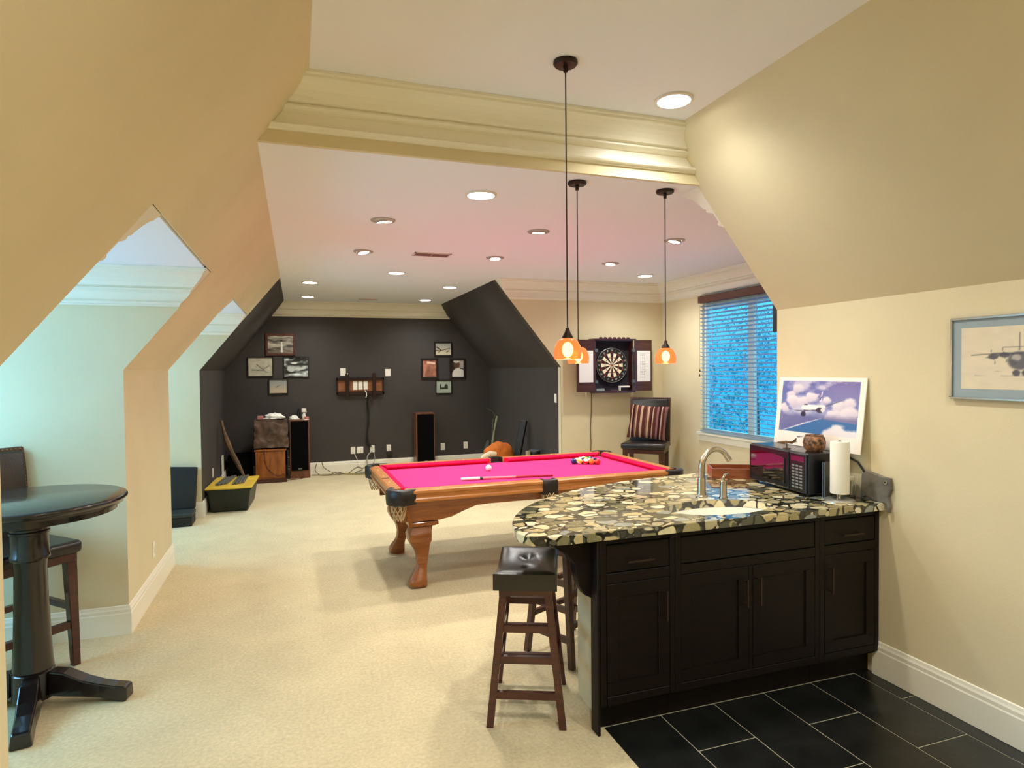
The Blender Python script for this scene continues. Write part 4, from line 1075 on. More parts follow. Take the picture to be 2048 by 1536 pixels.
pl_ = pillow(.44, .44, .13).build('throw_pillow', stripe_mat(), smooth=True)
pl_.location = (4.235, 7.015, 1.0); pl_.rotation_euler = (math.radians(-13), math.radians(4), math.radians(-41))
pl_.scale = (1.12, 1, 1.0)
tag(pl_, 'brown and cream striped throw pillow on the corner bar chair', 'pillow')

# ------------------------------------------------------------------ dartboard cabinet
db = thing('dartboard_cabinet', 'open dark wood dartboard cabinet on the tan wall', 'dartboard', (3.98, YD, 1.385))
hx, hh, dp = .285, .68, .13
MB().bx(-hx, hx, -.02, 0, 0, hh).build('back_panel', mat('black dartboard backing', srgb(26, 20, 34), .8), db)
for nm, bb in (('side_panel', (-hx, -hx+.016, -dp, -.02, 0, hh)), ('side_panel', (hx-.016, hx, -dp, -.02, 0, hh)), ('top_panel', (-hx, hx, -dp, -.02, hh-.018, hh)), ('shelf', (-hx-.02, hx+.02, -dp-.02, -.02, -.02, .004))):
    MB().bx(*bb).build(nm, MAHO, db, bevel=.002, bseg=1)
cr = MB(); cr.bx(-hx-.03, hx+.03, -dp-.02, 0, hh, hh+.014)
for k_ in range(7): cr.sphere((-.20+k_*.067, -dp-.005, hh+.02), .02, (1.4, .5, .8), 10, 6)
cr.build('carved_crest', MAHO, db)
for s in (-1, 1):
    d = MB(); a, b = sorted((s*(hx+.008), s*(hx+.268)))
    d.bx(a, b, -dp-.022, -dp-.002, 0.0, hh-.0)
    dr = d.build('door', MAHO, db, bevel=.003, bseg=1)
    c0, c1 = (a+.035, b-.025) if s > 0 else (a+.03, b-.03)
    sb = MB().bx(c0, c1, -dp-.025, -dp-.021, .125, .535).build('scoreboard', mat('white score board', srgb(236, 234, 232), .35), dr)
    if s > 0:
        sk_ = MB(); random.seed(3)
        for r_ in range(16):
            zz = .49-r_*.021
            for c_ in range(3):
                ww_ = random.uniform(.008, .022); xx = c0+.045+c_*.028
                sk_.bx(xx, xx+ww_, -dp-.0258, -dp-.0248, zz, zz+.007)
        sk_.build('chalk_tally', mat('grey marker', srgb(150, 150, 150), .8), sb)
    for z in (.13, .54): MB().bx(s*(hx-.01)-.02, s*(hx-.01)+.02, -dp-.027, -dp+.01, z-.02, z+.02).build('hinge', GREYM, dr)
# board
bd = MB().lathe([(0, 0), (.228, 0), (.228, .035), (.222, .04), (0, .04)], (0, -.02, .345), 48, M=Matrix.Rotation(PI/2, 3, 'X'), cap=False).build('dart_board', mat('black sisal', srgb(22, 20, 20), .9), db)
sega = [mat('black segment', srgb(40, 22, 22), .9), mat('cream segment', srgb(236, 220, 190), .9), mat('red segment', srgb(150, 40, 36), .9), mat('green segment', srgb(36, 80, 52), .9)]
def ringseg(r0, r1, a0, a1, y, n=3):
    mb = MB(); q = [(r0, a0+(a1-a0)*i/n) for i in range(n+1)]+[(r1, a1-(a1-a0)*i/n) for i in range(n+1)]
    if r0 < 1e-4: q = [(0, 0)]+[(r1, a0+(a1-a0)*i/n) for i in range(n+1)]
    mb.prism([(r*math.sin(a), y, .345+r*math.cos(a)) for r, a in q], (0, .002, 0)); return mb
NUM = [20, 1, 18, 4, 13, 6, 10, 15, 2, 17, 3, 19, 7, 16, 8, 11, 14, 9, 12, 5]
numM = mat('pale wire number', srgb(214, 206, 190), .5)
for k_ in range(20):
    a0, a1 = (k_-.5)*2*PI/20, (k_+.5)*2*PI/20; e = k_ % 2
    for r0, r1, mi in ((.012, .098, e), (.098, .107, 2+e), (.107, .160, e), (.160, .170, 2+e)):
        ringseg(r0, r1, a0, a1, -.0615).build('segment', sega[mi], bd)
    fc = bpy.data.curves.new('number', 'FONT'); fc.body = str(NUM[k_]); fc.size = .036; fc.align_x = 'CENTER'; fc.align_y = 'CENTER'; fc.extrude = .0008; fc.resolution_u = 1
    to = bpy.data.objects.new('tmp', fc); nm_ = bpy.data.meshes.new_from_object(to); bpy.data.objects.remove(to); nm_.materials.clear(); nm_.materials.append(numM)
    fo = bpy.data.objects.new('number', nm_); COL.objects.link(fo); fo.parent = bd; a = k_*2*PI/20
    fo.location = (.196*math.sin(a), -.0612, .345+.196*math.cos(a)); fo.rotation_euler = (PI/2, 0, 0)
MB().lathe([(0, .0412), (.012, .0412), (.012, .044), (0, .044)], (0, -.02, .345), 16, M=Matrix.Rotation(PI/2, 3, 'X'), cap=False).build('bullseye', sega[2], bd)
for r_ in (.228,):
    MB().tube([(r_*math.sin(2*PI*q/40), -.06, .345+r_*math.cos(2*PI*q/40)) for q in range(40)], .004, 6, closed=True).build('number_ring', GREYM, bd)
eb = MB().bx(-.06, .06, -.02, .02, 0, .035).build('chalk_eraser', mat('grey felt eraser', srgb(150, 160, 160), .9), bevel=.004); eb.location = (3.98-.20, YD-.10, 1.385+.0045)
tag(eb, 'grey chalk eraser on the left of the dartboard shelf', 'eraser')
wb = thing('dart_case', 'white plastic dart flight holder on the dartboard shelf', 'case', (4.13, YD-.10, 1.385+.0045))
MB().bx(-.07, .085, -.02, .02, .045, .065).bx(-.07, -.05, -.02, .02, 0, .045).build('shell', WHITE, wb, bevel=.003, bseg=1)
for i in range(2):
    dd = thing('dart', 'dart lying on the dartboard cabinet shelf, %s of the two' % ('left', 'right')[i], 'dart', (4.0+i*.03, YD-.09-.02*i, 1.385+.013), math.radians(8+6*i), 'darts on the dartboard shelf')
    MB().tube([(-.05, 0, 0), (.02, 0, 0), (.05, 0, 0)], [.003, .004, .001], 8).build('barrel', GREYM, dd)
    MB().box((-.045, 0, 0), (.03, .016, .001)).box((-.045, 0, 0), (.03, .001, .016)).build('flight', mat('dart flight', srgb(120, 60, 80), .5), dd)
c = MB().tube([(3.70, YD-.008, 1.366), (3.695, YD-.008, 1.1), (3.685, YD-.008, .9), (3.69, YD-.008, .7), (3.68, YD-.008, .45), (3.66, YD-.03, .02)], .005, 6)
tag(c.build('lamp_cord', mat('brown flex', srgb(96, 84, 60), .6), smooth=True), 'thin brown cord hanging down the wall below the dartboard cabinet', 'cord')
# wall speaker tucked behind the corner of the right wall
ws = thing('wall_speaker', 'small black speaker on the wall behind the sloped corner beside the window', 'speaker', (3.19, YC+.002, 1.93))
MB().bx(-.06, .06, .03, .20, 0, .27).build('cabinet', BLACKM, ws, bevel=.006)
MB().bx(-.03, .03, 0, .03, .10, .18).build('bracket', BLACKM, ws)
MB().bx(-.052, .052, .20, .206, .01, .26).build('grille', GRILLE, ws)

# ------------------------------------------------------------------ back wall: pictures, plates, TV bracket
def bw(fn_seed, kind):
    def fn(u, v):
        n = vnoise(u*1.0+fn_seed, v+fn_seed, 5, fn_seed, 4)
        if kind == 'storm':
            g = .25+1.1*(vnoise(u*.6, v*2.2, 6, fn_seed, 4)-.2); img = np.stack([g*.95, g*.92, g*.84], -1)
            img = blend(img, np.clip((.35-v)/.3, 0, 1)*.5, C_(60, 44, 30)); img = blend(img, seg(u, v, (.55, .12), (.55, .62), .05, .03, 1.3, .03), C_(236, 232, 218)); img = blend(img, ell(u, v, (.54, .72), .04, .05), C_(40, 36, 34)); img = blend(img, seg(u, v, (.35, .70), (.75, .72), .02, .02, 1.3, .02)*.7, C_(70, 66, 60))
        elif kind == 'pencil':
            img = np.ones(u.shape+(3,))*np.array(C_(196, 192, 172))*(.85+.3*n[..., None]); img = blend(img, seg(u, v, (.35, .62), (.78, .18), .025, .012, 1.35, .02)*.75, C_(70, 72, 66)); img = blend(img, seg(u, v, (.15, .34), (.62, .30), .03, .02, 1.35, .03)*.7, C_(80, 84, 74)); img = blend(img, seg(u, v, (.62, .38), (.85, .55), .02, .03, 1.35, .03)*.6, C_(90, 92, 82))
        elif kind == 'sea':
            g = .12+1.0*np.clip(vnoise(u*.7, v*1.6, 5, fn_seed, 4)-.35, 0, 1)*2; img = np.stack([g*.95, g, g*.98], -1); img = blend(img, ell(u, v, (.28, .38), .16, .12, .3, -.3), C_(190, 194, 190)); img = blend(img, ell(u, v, (.42, .70), .13, .05, .3), C_(214, 216, 212)); img = blend(img, ell(u, v, (.68, .42), .22, .06, .4), C_(196, 198, 194))
        elif kind == 'sunset':
            t = v[..., None]; img = np.array(C_(206, 186, 156))*(1-t)+np.array(C_(140, 150, 150))*t; img = blend(img, seg(u, v, (.35, .45), (.62, .60), .02, .01, 1.3, .02), C_(60, 56, 50)); img = blend(img, np.clip((n-.55)*5, 0, 1)*(v < .45)*.4, C_(190, 150, 120))
        elif kind == 'hills':
            t = v[..., None]; img = np.array(C_(226, 214, 178))*(1-t)+np.array(C_(150, 156, 152))*t; img = blend(img, seg(u, v, (.10, .66), (.36, .40), .05, .04, 1.3, .03), C_(50, 36, 26)); img = blend(img, seg(u, v, (.05, .40), (.35, .38), .03, .02, 1.3, .03), C_(70, 52, 40)); img = blend(img, seg(u, v, (.40, .40), (.92, .56), .03, .03, 1.3, .04), C_(96, 74, 52)); img = blend(img, seg(u, v, (.18, .22), (.30, .34), .02, .02, 1.3, .04), C_(76, 58, 44)); img = blend(img, seg(u, v, (.72, .25), (.84, .36), .03, .03, 1.3, .04), C_(90, 70, 54))
        elif kind == 'sepia':
            g = n[..., None]; img = np.array(C_(168, 112, 92))*(.6+.8*g); img = blend(img, seg(u, v, (.38, .86), (.85, .80), .07, .06, .8, .04), C_(236, 200, 176)); img = blend(img, ell(u, v, (.5, .35), .25, .33, .5)*.4, C_(120, 76, 62)); img = blend(img, seg(u, v, (.05, .05), (.18, .5), .05, .02, .8, .04)*.6, C_(216, 176, 150))
        elif kind == 'portrait':
            img = np.ones(u.shape+(3,))*np.array(C_(44, 40, 42)); img = blend(img, (u > .62).astype(float)*.9, C_(190, 184, 182)); img = blend(img, ell(u, v, (.42, .72), .25, .24, .2), C_(96, 66, 48)); img = blend(img, ell(u, v, (.40, .93), .26, .10, .2), C_(220, 214, 208)); img = blend(img, ell(u, v, (.55, .12), .52, .42, .12), C_(226, 222, 212)); img = blend(img, seg(u, v, (.72, .52), (.95, .48), .035, .03, .8, .02), C_(30, 28, 28))
        else:
            img = np.ones(u.shape+(3,))*np.array(C_(168, 180, 164))*(.95+.1*n[..., None]); img = blend(img, ((u > .24) & (u < .78) & (v > .32) & (v < .48)).astype(float), C_(48, 56, 42)); img = blend(img, ell(u, v, (.30, .55), .05, .2, .1), C_(48, 56, 42)); img = blend(img, ell(u, v, (.66, .52), .11, .2, .1), C_(48, 56, 42)); img = blend(img, seg(u, v, (.12, .15), (.30, .32), .012, .012, 1.2, .02)*.6, C_(90, 100, 84))
        return img
    return fn
def frame(x0, x1, z0, z1, bw_, fm, kind, seed, label, group=None):
    t = thing('framed_picture', label, 'picture', ((x0+x1)/2, YF-.001, z0), 0, group)
    w, h = x1-x0, z1-z0; f = MB()
    for a, b, c, d in ((-w/2, w/2, 0, bw_), (-w/2, w/2, h-bw_, h), (-w/2, -w/2+bw_, bw_, h-bw_), (w/2-bw_, w/2, bw_, h-bw_)): f.bx(a, b, -.022, 0, c, d)
    f.build('frame', fm, t, bevel=.002, bseg=1)
    MB().bx(-w/2+bw_*.5, w/2-bw_*.5, -.008, 0, bw_*.5, h-bw_*.5).build('backing', PAPER, t)
    picture('print', w-2*bw_+.002, h-2*bw_+.002, 44, 34, bw(seed, kind), t, (0, -.0095, bw_-.001))
REDF = wood('red brown frame', srgb(98, 46, 36), srgb(70, 30, 24), .4, (20, 20, 20)); BLF = mat('black frame', srgb(26, 20, 20), .4)
frame(-.448, .003, 1.945, 2.300, .035, REDF, 'storm', 11, 'red-brown framed stormy picture at the top of the left group on the dark wall')
frame(-.722, -.335, 1.605, 1.928, .016, BLF, 'pencil', 12, 'pale pencil drawing in thin frame, leftmost on the dark wall')
frame(-.185, .205, 1.592, 1.926, .014, BLF, 'sea', 13, 'dark grey aerial photograph at the right of the left group, nearest the TV bracket')
frame(-.415, -.118, 1.325, 1.575, .018, BLF, 'sunset', 14, 'small pale sunset print at the bottom of the left group, above the draped box')
frame(2.285, 2.605, 1.925, 2.180, .024, BLF, 'hills', 15, 'small landscape print in black frame at the top of the right group')
frame(2.050, 2.350, 1.535, 1.892, .034, BLF, 'sepia', 16, 'sepia photograph in wide black frame at the left of the right group')
frame(2.560, 2.840, 1.530, 1.890, .034, BLF, 'portrait', 17, 'black framed portrait of a person in white, rightmost on the dark wall')
frame(2.300, 2.592, 1.270, 1.515, .016, BLF, 'ship', 18, 'small pale green print with dark shape at the bottom of the right group')

def plate(x, z, label, kind, w=.075, h=.118, cat='outlet'):
    t = thing('wall_plate', label, cat, (x, YF-.0005, z))
    MB().bx(-w/2, w/2, -.006, 0, -h/2, h/2).build('cover', WHITE, t, bevel=.002, bseg=1)
    if kind == 'outlet':
        for zz in (-.026, .026):
            s = MB().bx(-.016, .016, -.008, -.0055, zz-.015, zz+.015).build('socket', WHITE, t)
            MB().bx(-.008, -.005, -.0085, -.0079, zz-.006, zz+.006).bx(.005, .008, -.0085, -.0079, zz-.006, zz+.006).build('slots', BLACKM, s)
    elif kind == 'two':
        for xx in (-.03, .03): MB().bx(xx-.022, xx+.022, -.02, -.005, -.045, .045).build('plug', WHITE, t, bevel=.003, bseg=1)
    return t
plate(.745, 1.672, 'blank white wall plate left of the TV bracket', 'blank', .09, .125, 'wall plate')
plate(1.482, 1.652, 'blank white wall plate right of the TV bracket', 'blank', .09, .125, 'wall plate')
plate(.887, .358, 'white outlet low on the dark wall, leftmost below the TV bracket', 'outlet')
plate(1.0, .358, 'white plate with two plugs low on the dark wall', 'two', .11, .11)
plate(1.204, .368, 'white outlet low on the dark wall with cables plugged in', 'outlet')
plate(1.48, .368, 'white outlet low on the dark wall with a black adapter', 'outlet')
plate(2.418, .346, 'white outlet low on the dark wall just right of the tower speaker', 'outlet')
plate(2.83, .352, 'white outlet low on the dark wall, furthest right', 'outlet')
ad = MB().bx(-.04, .04, -.06, -.009, -.07, .01); ado = ad.build('power_adapter', BLACKM, bevel=.004); ado.location = (1.485, YF, .31); tag(ado, 'black power adapter plugged in at the low outlet on the dark wall', 'adapter')
def plate_x(x, y, z, s, label, w=.072, h=.118, cat='outlet'):
    t = thing('wall_plate', label, cat, (x, y, z))
    MB().bx(min(0, s*.006), max(0, s*.006), -w/2, w/2, -h/2, h/2).build('cover', WHITE, t, bevel=.002, bseg=1)
    MB().bx(min(s*.005, s*.009), max(s*.005, s*.009), -.012, .012, -.025, .025).build('insert', WHITE, t)
plate_x(XLK, 5.405, .342, 1, 'white outlet low on the tan pier above the baseboard')
plate_x(XRK, 7.73, 1.298, -1, 'white light switch on the dark wall next to the tan corner', cat='switch')
# TV bracket
tv = thing('tv_bracket', 'dark metal TV wall bracket with wood backing on the dark wall', 'bracket', (1.022, YF, 1.445))
BRK = mat('black bracket steel', srgb(38, 20, 20), .4, metal=.3)
MB().bx(-.37, .37, -.02, 0, -.10, .10).build('wood_panel', wood('plywood', srgb(150, 92, 52), srgb(128, 76, 40), .5, (6, 30, 30)), tv)
for zz in (-.135, .105): MB().bx(-.39, .39, -.05, -.0, zz-.022, zz+.028).build('rail', BRK, tv, bevel=.004, bseg=1)
for xx in (-.385, .37): MB().bx(xx-.006, xx+.018, -.05, 0, -.15, .125).build('end_plate', BRK, tv)
for xx in (-.215, .225): MB().bx(xx-.028, xx+.028, -.07, -.05, -.24 if xx > 0 else -.2, .20).build('arm', BRK, tv, bevel=.003, bseg=1)
for xx in (-.085, -.0, .085): MB().bx(xx-.035, xx+.035, -.028, -.02, -.075, .07).build('socket_plate', WHITE, tv, bevel=.003, bseg=1)
MB().sphere((-.21, -.072, .195), .012, u=10, v=6).build('bolt', WHITE, tv)
random.seed(5)
cb = MB()
for q in range(3):
    cb.tube([(1.10+.008*q, YF-.075, 1.36), (1.135+.01*q, YF-.07, 1.28), (1.12+.01*q, YF-.02, 1.15), (1.14+.008*q, YF-.02, .95), (1.15-.01*q, YF-.02, .80), (1.11+.006*q, YF-.02, .62), (1.10+.02*q, YF-.02, .47), (1.16+.02*q, YF-.02, .40)], .009-.002*q, 6)
tag(cb.build('tv_cable', CABLEB, smooth=True), 'bundle of black cables hanging from the TV bracket down the dark wall', 'cable')
wc = MB().tube([(1.085, YF-.085, 1.36), (1.11, YF-.09, 1.33), (1.115, YF-.085, 1.27), (1.10, YF-.08, 1.24)], .008, 6)
tag(wc.build('tv_cable', WHITE, smooth=True), 'short white cable end poking out below the TV bracket', 'cable')
# cables on the floor
def floor_cable(pts, r, m_, label):
    P = [Vector(p) for p in pts]; out_ = []
    for i in range(len(P)-1):
        a, b, c, d = P[max(i-1, 0)], P[i], P[i+1], P[min(i+2, len(P)-1)]
        for k_ in range(6):
            t = k_/6; out_.append(.5*((2*b)+(c-a)*t+(2*a-5*b+4*c-d)*t*t+(3*b-a-3*c+d)*t**3))
    out_.append(P[-1])
    for p in out_: p.z = max(p.z, r+.001)
    return tag(MB().tube(out_, r, 6).build('floor_cable', m_, smooth=True), label, 'cable', 'tangle of cables on the carpet')
yc = YF-.16
floor_cable([(.22, yc, .01), (.5, yc-.05, .01), (.62, yc+.04, .03), (.75, yc-.10, .01), (1.0, yc-.16, .01), (1.2, yc-.12, .02), (1.3, yc-.2, .01)], .008, CABLEM, 'thick grey cable running from the speaker across the carpet')
floor_cable([(.30, YF-.02, .17), (.28, YF-.05, .06), (.36, yc-.05, .01), (.55, yc-.12, .01), (.7, yc-.08, .01)], .006, CABLEM, 'grey cable looping down over the skirting beside the speaker')
floor_cable([(.38, YF-.03, .20), (.42, YF-.05, .10), (.56, yc+.04, .02), (.70, yc, .01)], .006, CABLEM, 'second grey cable over the skirting, further from the speaker')
floor_cable([(.80, yc-.02, .01), (.95, yc+.06, .09), (1.02, yc-.02, .05), (.90, yc-.06, .02), (1.05, yc-.1, .01), (1.25, yc-.04, .05), (1.2, yc+.04, .09), (1.0, yc+.05, .06)], .008, CABLEM, 'coiled grey cable heaped in front of the low outlets')
floor_cable([(1.20, YF-.02, .33), (1.12, YF-.05, .26), (1.11, YF-.08, .12), (1.16, yc, .05), (1.05, yc-.06, .02), (.92, yc-.1, .01)], .010, mat('pale grey cable', srgb(160, 156, 140), .6), 'pale grey cable dropping from an outlet to the carpet')
floor_cable([(1.225, YF-.02, .31), (1.24, YF-.03, .20), (1.2, YF-.06, .08), (1.28, yc-.04, .02), (1.15, yc-.14, .01)], .006, mat('pale grey cable', srgb(160, 156, 140), .6), 'thin pale cable dropping beside the thicker one')
floor_cable([(.905, YF-.012, .31), (.95, YF-.02, .20), (.98, YF-.03, .10), (1.06, yc, .02)], .0045, WHITE, 'thin white cable hanging from the leftmost low outlet')
floor_cable([(.7, yc-.06, .01), (.9, yc-.22, .01), (1.1, yc-.24, .01), (1.28, yc-.16, .01)], .006, mat('yellow green cable', srgb(150, 140, 60), .6), 'yellowish cable along the front of the tangle')

# ------------------------------------------------------------------ speakers, oak cabinet and clutter at the dark end
def tower(x, y, w, h, d, label):
    t = thing('tower_speaker', label, 'speaker', (x, y, 0))
    MB().bx(-w/2, w/2, 0, d, 0, h).build('cabinet', WALNUT, t, bevel=.006)
    MB().bx(-w/2+.02, w/2-.022, -.018, 0, .125, h-.025).build('grille', GRILLE, t, bevel=.004)
    MB().bx(-.03, .03, -.0195, -.018, .145, .165).build('badge', GREYM, t)
    return t
tower(.043, 10.45, .30, .93, .27, 'walnut tower speaker with black grille standing next to the draped box')
tower(2.055, 10.48, .32, .97, .27, 'walnut tower speaker with black grille standing alone beyond the pool table')
oc = thing('oak_cabinet', 'orange oak side cabinet under the draped box in the dark corner', 'cabinet', (-.383, 10.2, 0))
MB().bx(-.21, .21, .006, .45, .06, .485).build('body', OAKC, oc)
MB().bx(-.23, .23, -.015, .46, .485, .51).build('top', OAKC, oc, bevel=.006)
MB().bx(-.225, .235, -.015, .455, 0, .06).build('plinth', MAHO, oc, bevel=.005)
pnl = MB().bx(-.19, .19, -.004, .007, .08, .47).build('door', OAKC, oc, bevel=.003, bseg=1)
MB().bx(-.15, .15, -.009, -.003, .12, .43).build('door_panel', OAKC, pnl, bevel=.004)
c = MB().tube([(-.47, 10.182, .505), (-.465, 10.176, .35), (-.43, 10.176, .22), (-.33, 10.176, .12), (-.26, 10.176, .09), (-.20, 10.178, .13), (-.16, 10.17, .03), (-.02, 10.34, .008), (.06, 10.37, .008), (.11, 10.425, .02)], .006, 6)
tag(c.build('speaker_wire', mat('dark red wire', srgb(80, 34, 20), .5), smooth=True), 'dark wire drooping across the oak cabinet front to the speaker', 'wire')
# equipment between the cabinet and the speaker
eq = thing('stereo_amplifier', 'black stereo unit squeezed between oak cabinet and tower speaker', 'amplifier', (-.1275, 10.46, 0))
MB().bx(-.0175, .0175, 0, .30, 0, .46).build('case', BLACKM, eq)
for zz in (.16, .20, .34): MB().sphere((.0, -.006, zz), .013, u=8, v=6).build('terminal', CHROME, eq)
added_box = thing('added_black_box', 'plain black box added to hide the baseboard in the dark corner behind the stick', 'speaker', (-.83, 10.45, 0))  # added box: hides the pale baseboard where the corner should read dark
MB().bx(-.17, .17, 0, .30, 0, .42).build('cabinet', GRILLE, added_box, bevel=.008)
MB().bx(-.15, .15, -.012, 0, .03, .39).build('grille', GRILLE, added_box, bevel=.004)  # grille is only the front face of the added box
# draped box
DRP = mat('dark brown wrinkled cloth', srgb(92, 72, 58), .7, noise=(9, .35))
dx = MB(); dx.box((0, 0, .215), (.46, .42, .41))
b = dx.b; bmesh.ops.subdivide_edges(b, edges=list(b.edges), cuts=26, use_grid_fill=True)
from mathutils import noise as mnoise
for v in b.verts:
    n_ = mnoise.noise_vector(v.co*6); r_ = 1-abs(mnoise.noise(v.co*9+Vector((3, 1, 2))))*2.2; v.co += n_*.022+v.co.normalized()*.022*r_; v.co.z = max(v.co.z, .004)
    if v.co.z > .35: v.co.x *= .97
drp = dx.build('draped_box', DRP, smooth=60); drp.location = (-.372, 10.42, .515); tag(drp, 'square box draped in wrinkled dark brown cloth on the oak cabinet', 'box')
def crumple(nm, c, r, sc, m_, label, cat, seed):
    mb = MB(); bmesh.ops.create_icosphere(mb.b, subdivisions=4, radius=1)
    for v in mb.b.verts:
        p = v.co.copy(); wob = .12 if nm == 'orange_cushion' else .35
        k_ = 1+wob*mnoise.noise(p*2.2+Vector((seed, 0, 0)))+wob*.43*mnoise.noise(p*5+Vector((0, seed, 0)))
        v.co = Vector((p.x*sc[0], p.y*sc[1], p.z*sc[2]))*r*k_
        v.co.z = max(v.co.z, 0.0)
    o = mb.build(nm, m_, smooth=70); o.location = c; return tag(o, label, cat)
DT = .515+.435
crumple('crumpled_cloth', (-.33, 10.36, DT+.018), .10, (1.45, .9, .75), PAPER, 'white crumpled cloth on top of the draped box', 'cloth', 3)
crumple('tissue_ball', (-.035, 10.52, .931), .06, (1.2, .9, 1.0), PAPER, 'white crumpled tissue on the corner of the tower speaker', 'tissue', 9)
pk = MB().bx(-.055, .03, -.04, .04, 0, .05).build('small_carton', mat('pink carton', srgb(196, 130, 124), .7), bevel=.004); pk.location = (-.51, 10.36, DT+.012); tag(pk, 'small pink carton on the left of the draped box', 'carton')
bt = thing('spray_bottle', 'white spray bottle on the tower speaker by the wall pictures', 'bottle', (.115, 10.58, .931))
MB().lathe([(0, 0), (.028, 0), (.03, .01), (.03, .06), (.014, .085), (.013, .10), (0, .10)], seg=16, cap=False).build('body', WHITE, bt, smooth=True)
MB().box((.0, 0, .135), (.07, .035, .06)).box((.03, 0, .10), (.012, .01, .05), (0, .4, 0)).build('trigger_head', WHITE, bt, bevel=.006)
db_ = thing('dark_bottle', 'dark slim bottle beside the white spray bottle', 'bottle', (.035, 10.62, .931))
MB().lathe([(0, 0), (.026, 0), (.027, .08), (.018, .12), (.010, .14), (.010, .17), (0, .17)], seg=14, cap=False).build('body', BLACKM, db_, smooth=True)
pkc = MB().lathe([(0, 0), (.034, 0), (.034, .03), (.03, .036), (0, .036)], seg=16, cap=False).build('small_tub', mat('rose tub', srgb(190, 120, 104), .5), smooth=True); pkc.location = (.155, 10.52, .931); tag(pkc, 'small rose coloured tub in front of the spray bottle', 'tub')

# storage tote with yellow lid
TOTE = mat('black tote plastic', srgb(22, 26, 16), .45); YEL = mat('yellow lid plastic', srgb(222, 184, 62), .45, noise=(5, .1))
tt = thing('storage_tote', 'black storage tote with a yellow lid on the carpet by the dark wall', 'tote', (-.765, 8.62, 0), math.radians(-3))
MB().hexa([(-.205, -.35, 0), (.205, -.35, 0), (.205, .35, 0), (-.205, .35, 0)], [(-.245, -.40, .285), (.245, -.40, .285), (.245, .40, .285), (-.245, .40, .285)]).build('bin', TOTE, tt, bevel=.02, bseg=3)
MB().bx(-.255, .255, -.41, .41, .265, .283).build('rim', TOTE, tt, bevel=.004, bseg=1)
ld = MB().bx(-.262, .262, -.418, .418, .283, .305).build('lid', YEL, tt, bevel=.009, bseg=3)
MB().bx(-.20, .20, -.34, .34, .304, .309).build('lid_panel', YEL, ld, bevel=.002, bseg=1)
ROD = mat('grey steel bar', srgb(124, 122, 112), .45, metal=.5)
rods = [(-.17, -.25, 9), (-.135, -.26, 9), (-.10, -.22, 9), (-.065, -.18, 9), (.02, -.28, 5), (.055, -.25, 5), (.09, -.22, 5), (.125, -.18, 5)]
places = ['leftmost', 'second from left', 'third from left', 'fourth from left', 'fifth from left', 'third from right', 'second from right', 'rightmost']
for (x, y, a), nm in zip(rods, places):
    r_ = MB().bx(-.013, .013, 0, .56, 0, .022); o = r_.build('metal_bar', ROD, bevel=.002, bseg=1)
    o.location = (-.765+x, 8.62+y, .3095); o.rotation_euler = (0, 0, math.radians(-a+3)); tag(o, 'grey metal bar on the yellow tote lid, %s of the eight' % nm, 'bar', 'metal bars on the tote lid')
# stick leaning in the corner
sk2 = MB(); P0, P1 = Vector((-.60, 9.12, .012)), Vector((-1.015, 9.70, 1.0)); pts = []; rad = []
for k_ in range(13):
    u = k_/12; p = P0.lerp(P1, u)+Vector((.02*math.sin(u*7), 0, .0)); pts.append(p); rad.append(.020+.020*math.exp(-((u-.62)/.2)**2)+.006*math.sin(u*19))
tag(sk2.tube(pts, rad, 8).build('wooden_stick', wood('rough brown stick', srgb(112, 82, 46), srgb(74, 52, 28), .7, (8, 8, 8)), smooth=True), 'rough brown wooden stick leaning in the dark corner behind the tote', 'stick')
wp = MB().bx(0, .02, -.04, .04, 0, .30).build('white_strip', WHITE); wp.location = (XLK+.018, 9.95, .19); tag(wp, 'tall white plastic strip against the dark wall behind the tote', 'strip')
wp.location.z = .0; wp.scale.z = 1.6
plate_x(XLK, 9.03, .375, 1, 'white outlet on the dark low wall behind the storage tote')
# low black chair behind the pier
lc = thing('low_chair', 'low black upholstered chair in the recess behind the tan pier', 'chair', (-1.21, 7.86, 0), 0)
BLF2 = mat('black upholstery', srgb(18, 18, 17), .6, noise=(20, .2))
MB().bx(-.21, .105, -.22, .06, 0, .10).build('base', BLF2, lc, bevel=.008)
MB().bx(-.215, .11, -.23, .06, .10, .145).build('seat', mat('highlight-toned black vinyl', srgb(44, 48, 46), .4), lc, bevel=.012, bseg=3)  # seat colour lightened to imitate the highlight along its top
MB().hexa([(-.21, .05, .14), (.10, .05, .14), (.10, .13, .14), (-.21, .13, .14)], [(-.215, .11, .62), (.125, .11, .60), (.125, .17, .60), (-.215, .17, .62)]).build('backrest', BLF2, lc, bevel=.012, bseg=2)

# ------------------------------------------------------------------ exercise corner beyond the pool table
wbn = thing('weight_bench', 'black padded weight bench with upright pad beyond the pool table', 'bench', (2.84, 8.65, 0))
MB().bx(-.22, .22, -.16, .16, .36, .43).build('seat_pad', BLF2, wbn, bevel=.02, bseg=3)  # seat pad and legs are assumed, added to carry the orange cushion
MB().bar((.20, 0, .40), (.35, .1, .93), .115, d0=.05).build('back_pad', BLF2, wbn, bevel=.015, bseg=2)
for x in (-.18, .18):
    for y in (-.12, .12): MB().leg((x*1.1, y*1.2, 0), (x, y, .36), .04, .04).build('leg', GREYM, wbn)
crumple('orange_cushion', (2.76, 8.63, .431), .215, (1.05, .62, 1.0), mat('burnt orange plush', srgb(196, 106, 36), .95, noise=(20, .12)), 'burnt orange plush cushion humped on the weight bench', 'cushion', 21)
cf = MB(); cf.tube([(-.20, 0, -.10), (-.12, 0, -.01), (-.02, 0, .03), (.06, 0, .02)], [.02, .035, .04, .03], 10)
